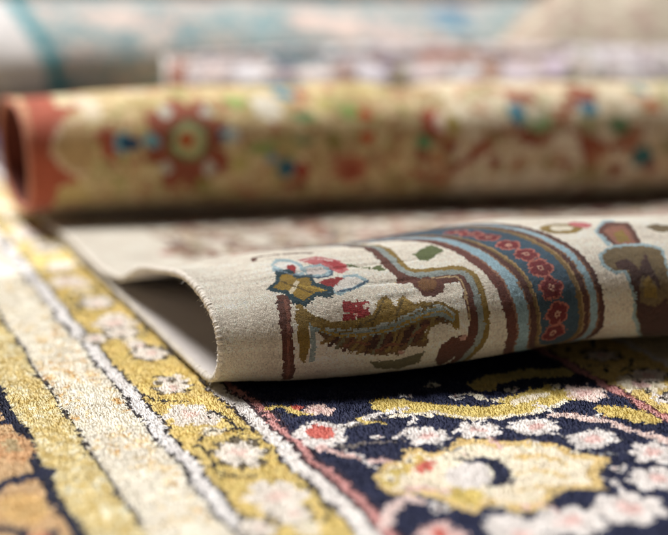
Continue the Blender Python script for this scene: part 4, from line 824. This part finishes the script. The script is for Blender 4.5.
# ---------------------------------------------------------------- materials
def knot_material(name, rough=.75, sheen=.25, bump=.4, rib=.5, dist=.00035):
    m = bpy.data.materials.new(name); m.use_nodes = True
    nt = m.node_tree; N = nt.nodes; L = nt.links
    b = N['Principled BSDF']
    b.inputs['Roughness'].default_value = rough
    b.inputs['Specular IOR Level'].default_value = .25
    b.inputs['Sheen Weight'].default_value = sheen
    b.inputs['Sheen Roughness'].default_value = .45
    at = N.new('ShaderNodeAttribute'); at.attribute_name = 'knot_colour'
    uv = N.new('ShaderNodeUVMap'); uv.uv_map = 'UVMap'
    # fibres inside a knot: fine light and dark threads
    no = N.new('ShaderNodeTexNoise'); no.inputs['Scale'].default_value = 2.3; no.inputs['Detail'].default_value = 3
    L.new(uv.outputs[0], no.inputs['Vector'])
    rg = N.new('ShaderNodeMapRange'); rg.inputs[3].default_value = .72; rg.inputs[4].default_value = 1.22
    L.new(no.outputs[0], rg.inputs[0])
    mx = N.new('ShaderNodeVectorMath'); mx.operation = 'SCALE'
    L.new(at.outputs['Color'], mx.inputs[0]); L.new(rg.outputs[0], mx.inputs['Scale'])
    L.new(mx.outputs[0], b.inputs['Base Color'])
    # relief of the knots: rounded rows, each knot a small pillow
    n3 = N.new('ShaderNodeTexNoise'); n3.inputs['Scale'].default_value = .55; n3.inputs['Detail'].default_value = 2
    L.new(uv.outputs[0], n3.inputs['Vector'])
    vm = N.new('ShaderNodeVectorMath'); vm.operation = 'MULTIPLY_ADD'; vm.inputs[1].default_value = (1.6, 1.6, 0)
    L.new(n3.outputs['Color'], vm.inputs[0]); L.new(uv.outputs[0], vm.inputs[2])
    sx = N.new('ShaderNodeSeparateXYZ'); L.new(vm.outputs[0], sx.inputs[0])
    def pillow(sock, ph):
        s = N.new('ShaderNodeMath'); s.operation = 'MULTIPLY'; s.inputs[1].default_value = math.pi; L.new(sock, s.inputs[0])
        c = N.new('ShaderNodeMath'); c.operation = 'SINE'; L.new(s.outputs[0], c.inputs[0])
        d = N.new('ShaderNodeMath'); d.operation = 'ABSOLUTE'; L.new(c.outputs[0], d.inputs[0]); return d.outputs[0]
    pu = pillow(sx.outputs[0], 0); pv = pillow(sx.outputs[1], 0)
    ad = N.new('ShaderNodeMath'); ad.operation = 'MULTIPLY_ADD'; L.new(pu, ad.inputs[0]); ad.inputs[1].default_value = rib; L.new(pv, ad.inputs[2])
    ad2 = N.new('ShaderNodeMath'); ad2.operation = 'MULTIPLY_ADD'; L.new(no.outputs[0], ad2.inputs[0]); ad2.inputs[1].default_value = 1.4; L.new(ad.outputs[0], ad2.inputs[2])
    bp = N.new('ShaderNodeBump'); bp.inputs['Strength'].default_value = bump; bp.inputs['Distance'].default_value = dist
    L.new(ad2.outputs[0], bp.inputs['Height']); L.new(bp.outputs[0], b.inputs['Normal'])
    return m

def cloth_material(name, colour, rough=.85, scale=900, vary=.15, bump=.4, sheen=.15):
    m = bpy.data.materials.new(name); m.use_nodes = True
    nt = m.node_tree; N = nt.nodes; L = nt.links
    b = N['Principled BSDF']; b.inputs['Roughness'].default_value = rough
    b.inputs['Specular IOR Level'].default_value = .2; b.inputs['Sheen Weight'].default_value = sheen
    co = N.new('ShaderNodeTexCoord')
    no = N.new('ShaderNodeTexNoise'); no.inputs['Scale'].default_value = scale; no.inputs['Detail'].default_value = 4
    L.new(co.outputs['Object'], no.inputs['Vector'])
    n2 = N.new('ShaderNodeTexNoise'); n2.inputs['Scale'].default_value = scale / 14; n2.inputs['Detail'].default_value = 3
    L.new(co.outputs['Object'], n2.inputs['Vector'])
    cr = N.new('ShaderNodeValToRGB')
    c = lin(colour)
    cr.color_ramp.elements[0].position = .3; cr.color_ramp.elements[1].position = .72
    cr.color_ramp.elements[0].color = (*(c * (1 - vary)), 1); cr.color_ramp.elements[1].color = (*np.clip(c * (1 + vary), 0, .9), 1)
    mi = N.new('ShaderNodeMath'); mi.operation = 'MULTIPLY_ADD'; mi.inputs[1].default_value = .5
    h = N.new('ShaderNodeMath'); h.operation = 'MULTIPLY'; h.inputs[1].default_value = .5
    L.new(n2.outputs[0], h.inputs[0]); L.new(no.outputs[0], mi.inputs[0]); L.new(h.outputs[0], mi.inputs[2])
    L.new(mi.outputs[0], cr.inputs[0]); L.new(cr.outputs[0], b.inputs['Base Color'])
    bp = N.new('ShaderNodeBump'); bp.inputs['Strength'].default_value = bump; bp.inputs['Distance'].default_value = .0006
    L.new(no.outputs[0], bp.inputs['Height']); L.new(bp.outputs[0], b.inputs['Normal'])
    return m

M_SILK = knot_material('silk_pile', .7, .12, .35, .6)
M_FINE = knot_material('fine_knotted_wool', .75, .15, 1.0, .6, .0003)
M_SOFT = knot_material('wool_pile', .85, .2, .4, .5)
M_BACK = cloth_material('cotton_backing', (205, 198, 194), .9, 1400, .08, .35)
M_EDGE = cloth_material('ivory_overcast_edge', (226, 218, 206), .9, 2600, .12, .9)
M_ORANGE = cloth_material('rust_wool_backing', (96, 46, 36), .9, 1200, .18)
M_ORANGE_EDGE = cloth_material('rust_overcast_edge', (196, 128, 104), .9, 2000, .15)
M_PALE = cloth_material('pale_cotton', (214, 208, 202), .9, 900, .1)
M_TEAL = cloth_material('teal_overcast_edge', (30, 96, 104), .9, 900, .15)
M_FLOOR = cloth_material('dark_floor', (52, 40, 33), .6, 60, .25, .1)

# ---------------------------------------------------------------- setting
fl = np.array([[-8, -4, -.0062], [8, -4, -.0062], [8, 14, -.0062], [-8, 14, -.0062]])
floor = mesh_object('floor', fl, np.array([[0, 1, 2, 3]]), M_FLOOR, None, None, None, False)
floor['kind'] = 'structure'
def apply_ops(W, ops, du=0., dv=0., suffix=''):
    sh = lambda p: (p[0] + du, p[1] + dv)
    kk = lambda k: None if k is None else (k + suffix if '#' in k or not suffix else k + '#' + suffix)
    for o in ops:
        if o[0] == 'poly': W.poly(kk(o[1]), o[2], [sh(p) for p in o[3]])
        elif o[0] == 'line': W.line(kk(o[1]), o[2], o[3], [sh(p) for p in o[4]])
        elif o[0] == 'blob': W.blob(kk(o[1]), o[2], sh(o[3]), *o[4:])
        elif o[0] == 'bands': W.bands([sh(p) for p in o[1]], [(kk(b[0]),) + b[1:] for b in o[2]])

# ---------------------------------------------------------------- the spread rug
YEL = (218, 195, 128)
def dye_spread(W, fine=True):
    """stripes of the spread rug, all running along u"""
    Vs = W.V + (value_noise(W.U / 14, W.V / 40, 31) - .5) * 2.6 + (value_noise(W.U / 4, W.V / 6, 32) - .5) * 1.1
    def band(key, colour, a, b):
        if not fine and b - a < 3: return
        W.put((slice(None), slice(None)), (Vs >= a) & (Vs < b), key, colour)
    band('tan_field', (208, 176, 134), -900, 72.5)
    n = value_noise(W.U / 26, W.V / 22, 57) * .75 + value_noise(W.U / 9, W.V / 9, 58) * .25
    m = (Vs < 71) & (W.V < 50)
    W.col[m & (n > .56)] = lin((202, 150, 112)); W.col[m & (n < .40)] = lin((220, 196, 150))
    W.col[m & (np.abs(n - .48) < .022)] = lin((28, 32, 56)); W.col[m & (np.abs(n - .66) < .02)] = lin((150, 84, 66))
    band('navy_line', (28, 32, 56), 72.5, 77)
    band('olive_stripe', (224, 209, 162), 77, 93.2)
    band('thin_dark_line', (58, 50, 50), 93.2, 94.5)
    band('cream_stripe', (234, 227, 212), 94.5, 117.3)
    band('thin_dark_line#2', (56, 48, 50), 117.3, 118.6)
    band('white_stripe', (234, 230, 228), 118.6, 123.9)
    band('thin_dark_line#3', (56, 48, 50), 123.9, 125.1)
    band('yellow_border', YEL, 125.1, 151.5)
    band('thin_dark_line#4', (56, 46, 50), 151.5, 153)
    band('white_stripe#2', (236, 230, 226), 153, 158.4)
    band('thin_dark_line#5', (70, 46, 54), 158.4, 160.3)
    band('pink_stripe', (204, 150, 146), 160.3, 163.2)
    band('thin_dark_line#6', (50, 36, 54), 163.2, 165.4)
    band('navy_border', (30, 36, 68), 165.4, 294)
    band('thin_dark_line#7', (70, 44, 56), 294, 295.2)
    band('pink_stripe#2', (204, 150, 146), 295.2, 299)
    band('thin_dark_line#8', (84, 50, 56), 299, 300.2)
    band('yellow_border#2', YEL, 300.2, 334)
    band('white_stripe#3', (236, 230, 226), 334, 339)
    band('cream_field', (226, 212, 184), 339, 2000)
    # loose specks of ochre and gold in the cream stripe and the olive one
    n = value_noise(W.U / 3.1, W.V / 2.6, 51) * .6 + value_noise(W.U / 1.3, W.V / 1.3, 52) * .4
    big = value_noise(W.U / 22, W.V / 12, 53)
    m = (Vs > 95.2) & (Vs < 116) & (n > .60) & (big > .35); W.col[m] = lin((230, 212, 176))
    m = (Vs > 95.2) & (Vs < 116) & (n > .74) & (big > .5); W.col[m] = lin((208, 168, 110))
    m = (Vs > 77.5) & (Vs < 92.5) & (n > .60); W.col[m] = lin((208, 186, 124))
    m = (Vs > 77.5) & (Vs < 92.5) & (n < .33); W.col[m] = lin((234, 228, 204))
    m = (Vs > 126) & (Vs < 151) & (n > .62); W.col[m] = lin((212, 190, 116))
    m = (Vs > 126) & (Vs < 151) & (n < .30); W.col[m] = lin((222, 202, 130))

spread = empty('spread_rug', (0, .6, 0), 'silky rug spread flat, yellow and cream stripes beside a navy flowered border', 'rug')
def spread_patch(u0, u1, v0, v1, k, seed, blades, motifs=True, shifts=(-196., 196., 392.)):
    W = Weave(u0, u1, v0, v1, k, (30, 36, 68), 'navy_border', .65, seed)
    dye_spread(W, k <= 1)
    if motifs:
        for i, du in enumerate(shifts):
            apply_ops(W, SPREAD_OPS, du, 0., '_%d' % i)
        apply_ops(W, SPREAD_OPS)
    W.stray(.45, seed); W.vary(.12, seed)
    U = (u0 + np.arange(W.nu + 1) * k) / 1000; V = (v0 + np.arange(W.nv + 1) * k) / 1000
    UU, VV = np.meshgrid(U, V, indexing='ij')
    z = (value_noise(UU * 190, VV * 240, 5) - .5) * .0013 + (value_noise(UU * 420, VV * 420, 6) - .5) * .0006 + (value_noise(UU * 30, VV * 22, 8) - .5) * .0012
    P = np.concatenate([UU[..., None] * E1 + VV[..., None] * E2, (z - .0012)[..., None]], -1)
    N = np.zeros_like(P); N[..., 2] = 1
    return weave_parts(W, P, N, M_SILK, spread, .00010, blades, .0009, .00020, (-.25, -.35, 0), seed)

spread_patch(230., 640., 0., 380., 1.0, 3, 2)          # what lies in front of the fold
spread_patch(640., 1000., 0., 380., 2.0, 4, 0, True, (196., 392., 588.))
spread_patch(1000., 1600., 0., 380., 4.0, 4, 0, False)
spread_patch(-100., 230., -400., 700., 5.0, 6, 0, False)
spread_patch(230., 1600., -400., 0., 2.5, 7, 0, False)
spread_patch(230., 1600., 380., 700., 5.0, 8, 0, False)
corner = lambda a, b, z: np.r_[E1 * a + E2 * b, z]
back = np.array([[corner(a, b, -.004) for b in np.linspace(-.4, .7, 9)] for a in np.linspace(-.1, 1.6, 9)])
sheet('backing', back, M_BACK, spread)

# ---------------------------------------------------------------- the folded rug
folded = empty('folded_rug', (P0[0], P0[1], .0), 'ivory rug folded back over the spread rug, showing acanthus leaf and blue band', 'rug')
K = .56
TH = .0026
W = Weave(-46., 330., 0., 430., K, (240, 230, 216), 'ivory_ground', .35, 11)
rng = random.Random(8)
# arabesques on the part that lies flat behind the hump
for i in range(110):
    c = (rng.uniform(118, 325), rng.uniform(34, 420)); key = 'far_motif#%d' % i
    colour = [(186, 120, 112), (104, 62, 50), (116, 104, 66), (196, 150, 140), (90, 96, 96)][i % 5]
    W.blob(key, colour, c, rng.uniform(4, 11), rng.uniform(5, 12), rng.choice([0, 5, 6]), .35, rng.uniform(0, 6))
    if i % 2: W.blob(key + '/flower_centre', [(214, 196, 176), (150, 120, 50), (150, 40, 44)][i % 3], c, 3, 3.5)
for i in range(26):
    x, y = rng.uniform(125, 310), rng.uniform(45, 400)
    pts = [(x, y)]
    for j in range(5): pts.append((pts[-1][0] + rng.uniform(-14, 14), pts[-1][1] + rng.uniform(4, 20)))
    W.line('far_scroll#%d' % i, [(104, 62, 50), (120, 100, 56), (150, 90, 84)][i % 3], rng.uniform(2, 4), pts)
for i in range(9):
    W.blob('side_flower#%d' % i, [(150, 40, 44), (104, 62, 50), (116, 104, 66)][i % 3], (rng.uniform(0, 100), rng.uniform(275, 420)), 8, 10, 6, .4)
W.scrolls([(176, 130, 118), (120, 84, 66), (196, 176, 150)], 13, .05, 64, (W.U > 122) & (W.V > 42))
apply_ops(W, FOLD_OPS)
W.stray(.12, 12); W.vary(.19, 12, .7)
tone = value_noise(W.U / 40, W.V / 26, 66) * .6 + value_noise(W.U / 9, W.V / 60, 67) * .4
W.col *= (1 - .12 * smooth(tone, .45, .85))[..., None] * np.array([1, .985, .95])
u = (-46. + np.arange(W.nu + 1) * K) / 1000; v = np.arange(W.nv + 1) * K / 1000
S, T = np.meshgrid(u, v, indexing='ij')
P = fold_surface(S, T); N = -grid_normals(P)
crease = smooth(value_noise(S * 420, T * 26, 21), .62, .95) * smooth(S, .012, .03) * (1 - smooth(S, .055, .08)) * (1 - smooth(T, .06, .12))
P = P - N * (crease * .0006 * value_noise(S * 60, T * 30, 22))[..., None]
P = P + N * ((value_noise(S * 240, T * 240, 23) - .5) * .00025)[..., None]
weave_parts(W, P, N, M_FINE, folded, .00007, 0, seed=13)
# the lower layer, pile side down, seen only at its edge
sl = np.linspace(-.44, -.046, 60); tl = np.linspace(0, .43, 30)
S2, T2 = np.meshgrid(sl, tl, indexing='ij')
sheet('lower_layer', fold_surface(S2, T2), M_EDGE, folded)
# the back of the weave, seen inside the fold
sb = np.r_[np.linspace(-.44, -.05, 50), np.linspace(-.048, .20, 160), np.linspace(.205, .33, 20)]
tb = np.r_[np.linspace(0, .05, 30), np.linspace(.055, .43, 40)]
S3, T3 = np.meshgrid(sb, tb, indexing='ij')
Pb = fold_surface(S3, T3); Nb = -grid_normals(Pb)
sheet('backing', Pb - Nb * TH, M_BACK, folded)
# overcast edge along the side of the rug, all round the fold
se = np.r_[np.linspace(-.44, -.1, 200), np.linspace(-.0995, .20, 1200), np.linspace(.202, .33, 80)]
Pe = fold_surface(np.stack([se, se], 1), np.stack([np.zeros_like(se), np.full_like(se, .002)], 1)); Ne = -grid_normals(Pe)
path = Pe[:, 0] - Ne[:, 0] * (TH / 2)
binding = cord('overcast_edge', path, TH / 2 * 1.12, M_EDGE, folded, 14, .18, 3, .05)
# loose fibres standing off that edge
rr = np.random.default_rng(4)
vs, fs = [], []
for i in range(900):
    j = rr.integers(200, 1400)
    p = path[j] + np.r_[E2, 0] * -.0008
    d = Ne[j, 0] * rr.normal(0, 1) + np.r_[-E2, 0] * rr.uniform(.2, 1) + rr.normal(0, .5, 3)
    d /= np.linalg.norm(d); L = rr.uniform(.0008, .0030) * (1.5 if rr.random() < .03 else .8)
    bend = rr.normal(0, .35, 3)
    q = [p + d * L * a + bend * L * a * a * .6 for a in np.linspace(0, 1, 5)]
    w = np.cross(d, [.3, .4, .85]); w = w / np.linalg.norm(w) * .00005
    b = len(vs)
    for a in q: vs += [a - w, a + w]
    for a in range(4): fs.append([b + 2 * a, b + 2 * a + 1, b + 2 * a + 3, b + 2 * a + 2])
fuzz = mesh_object('loose_fibres', np.array(vs), np.array(fs), M_EDGE, folded); fuzz['kind'] = 'stuff'

# ---------------------------------------------------------------- the rolled rugs behind
def rolled(name, surf, length, k, ground, ground_part, ops, label, edge, inner, seed, dye=None, th=.003):
    L = surf.length * 1000
    root = empty(name, tuple(surf(np.array(0.), np.array(0.))), label, 'rug')
    W = Weave(0., L, 0., length * 1000, k, ground, ground_part, .6, seed)
    if dye: dye(W)
    apply_ops(W, ops)
    W.stray(.4, seed); W.vary(.16, seed)
    s = np.linspace(0, surf.length, W.nu + 1); t = np.arange(W.nv + 1) * k / 1000
    S, T = np.meshgrid(s, t, indexing='ij'); P = surf(S, T); N = -grid_normals(P)
    P = P + N * ((value_noise(S * 60, T * 60, seed) - .5) * .0012)[..., None]
    weave_parts(W, P, N, M_SOFT, root, .00012, 0, seed=seed)
    s = np.linspace(0, surf.length, 160); t = np.linspace(0, length, 40)
    S, T = np.meshgrid(s, t, indexing='ij'); P = surf(S, T); N = -grid_normals(P)
    sheet('backing', P - N * th, inner, root)
    for tt in (0., length):
        s = np.linspace(0, surf.length, 400); d = .002
        P = surf(np.stack([s, s], 1), np.stack([np.full_like(s, tt), np.full_like(s, tt + d)], 1)); N = -grid_normals(P)
        cord('overcast_edge', P[:, 0] - N[:, 0] * th / 2, th * .62, edge, root, 10)
    return root

def dye_tan(W):
    left = W.V < 246
    rg = random.Random(5)
    m = W.V > 262
    n = value_noise(W.U / 14, W.V / 18, 61)
    W.col[...] = lin((204, 180, 132))
    W.col[n > .55] = lin((210, 190, 142)); W.col[n < .3] = lin((186, 172, 116))
    key = W.part('cream_ground')
    mm = W.V + (n - .5) * 8 > 252
    W.col[mm] = lin((220, 206, 178)); W.pid[mm] = key
    mm = (np.abs(W.V - 240) < 11 + (n - .5) * 6); W.col[mm] = lin((170, 148, 112)); W.pid[mm] = W.part('taupe_band')
    W.scrolls([(184, 152, 104), (170, 160, 104), (220, 200, 156), (182, 134, 100)], 12, .04, 81, left)
    W.scrolls([(186, 146, 114), (230, 218, 194), (176, 164, 124), (222, 208, 178), (206, 184, 150)], 15, .05, 91, W.V > 250)
    for i in range(520):
        c = (rg.uniform(0, W.nu * W.k), rg.uniform(0, W.nv * W.k))
        pal = [(178, 140, 92), (216, 192, 140), (164, 156, 96), (186, 118, 84), (206, 176, 140), (150, 120, 84)] if c[1] < 252 else [(226, 212, 184), (196, 172, 136), (180, 140, 108), (206, 196, 160), (170, 160, 120)]
        W.blob(None, rg.choice(pal), c, rg.uniform(1.5, 5), rg.uniform(1.5, 5), rg.choice([0, 4, 5]), .4, rg.uniform(0, 6))
    for i in range(150):
        c = (rg.uniform(0, W.nu * W.k), rg.uniform(256, W.nv * W.k))
        W.blob(None, rg.choice([(176, 124, 94), (228, 216, 192), (170, 160, 118), (230, 218, 194), (204, 172, 144)]), c, rg.uniform(3, 8), rg.uniform(3, 9), rg.choice([0, 4, 5]), .5, rg.uniform(0, 6))
    for i in range(60):
        c = (rg.uniform(100, W.nu * W.k), rg.uniform(30, W.nv * W.k))
        W.blob('back_motif#%d' % i, [(156, 66, 46), (150, 150, 90), (60, 120, 140), (220, 200, 170)][i % 4], c, rg.uniform(4, 9), rg.uniform(4, 10), 6, .4)

rolled('rolled_rug', ROLL_TAN, .52, 1.4, (204, 180, 132), 'tan_ground', TAN_OPS,
       'rolled tan and gold rug with a rust end band, open end and dark red medallion', M_ORANGE_EDGE, M_ORANGE, 21, dye_tan)

def dye_scatter(colours, n, r, seed, zones=(), lo=0):
    def f(W):
        rg = random.Random(seed)
        for z in zones: z(W)
        W.scrolls(colours[:4], 16, .05, seed + 40)
        for i in range(n):
            c = (rg.uniform(0, W.nu * W.k), rg.uniform(lo, W.nv * W.k))
            W.blob('motif#%d' % i, colours[i % len(colours)], c, rg.uniform(*r), rg.uniform(*r), rg.choice([0, 5, 6, 8]), .4, rg.uniform(0, 6))
    return f

def lilac_zone(W):
    sl = (slice(None), slice(None))
    W.put(sl, W.V < 16, 'rust_end_band', (140, 84, 64))
    W.put(sl, (W.V > 200) & (W.V < 300), 'pink_ground', (200, 184, 184))
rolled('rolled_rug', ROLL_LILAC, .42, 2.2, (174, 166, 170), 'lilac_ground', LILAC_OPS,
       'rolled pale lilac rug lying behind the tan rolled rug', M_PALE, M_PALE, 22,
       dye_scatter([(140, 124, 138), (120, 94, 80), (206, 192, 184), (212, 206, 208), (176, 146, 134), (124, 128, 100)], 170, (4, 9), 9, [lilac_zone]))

def pale_zone(W):
    sl = (slice(None), slice(None))
    n = value_noise(W.U / 30, W.V / 50, 71)
    W.put(sl, (n > .56), 'pink_ground', (192, 170, 162))
rolled('rolled_rug', ROLL_PALE, .70, 3.0, (158, 163, 162), 'pale_blue_ground', PALE_OPS,
       'thick rolled pale blue and pink rug with a teal stripe near its white end', M_PALE, M_PALE, 23,
       dye_scatter([(124, 156, 160), (200, 186, 176), (164, 174, 172), (104, 140, 146), (200, 172, 162), (188, 186, 178)], 190, (4, 9), 10, [pale_zone], 138))

rolled('heaped_rug', ROLL_CREAM, .42, 3.0, (184, 174, 154), 'cream_ground', [],
       'plain cream rug heaped loosely behind the end of the lilac rolled rug', M_PALE, M_PALE, 24,
       dye_scatter([(176, 164, 144), (196, 186, 168), (160, 146, 128), (170, 146, 134), (150, 150, 132)], 70, (5, 12), 11))
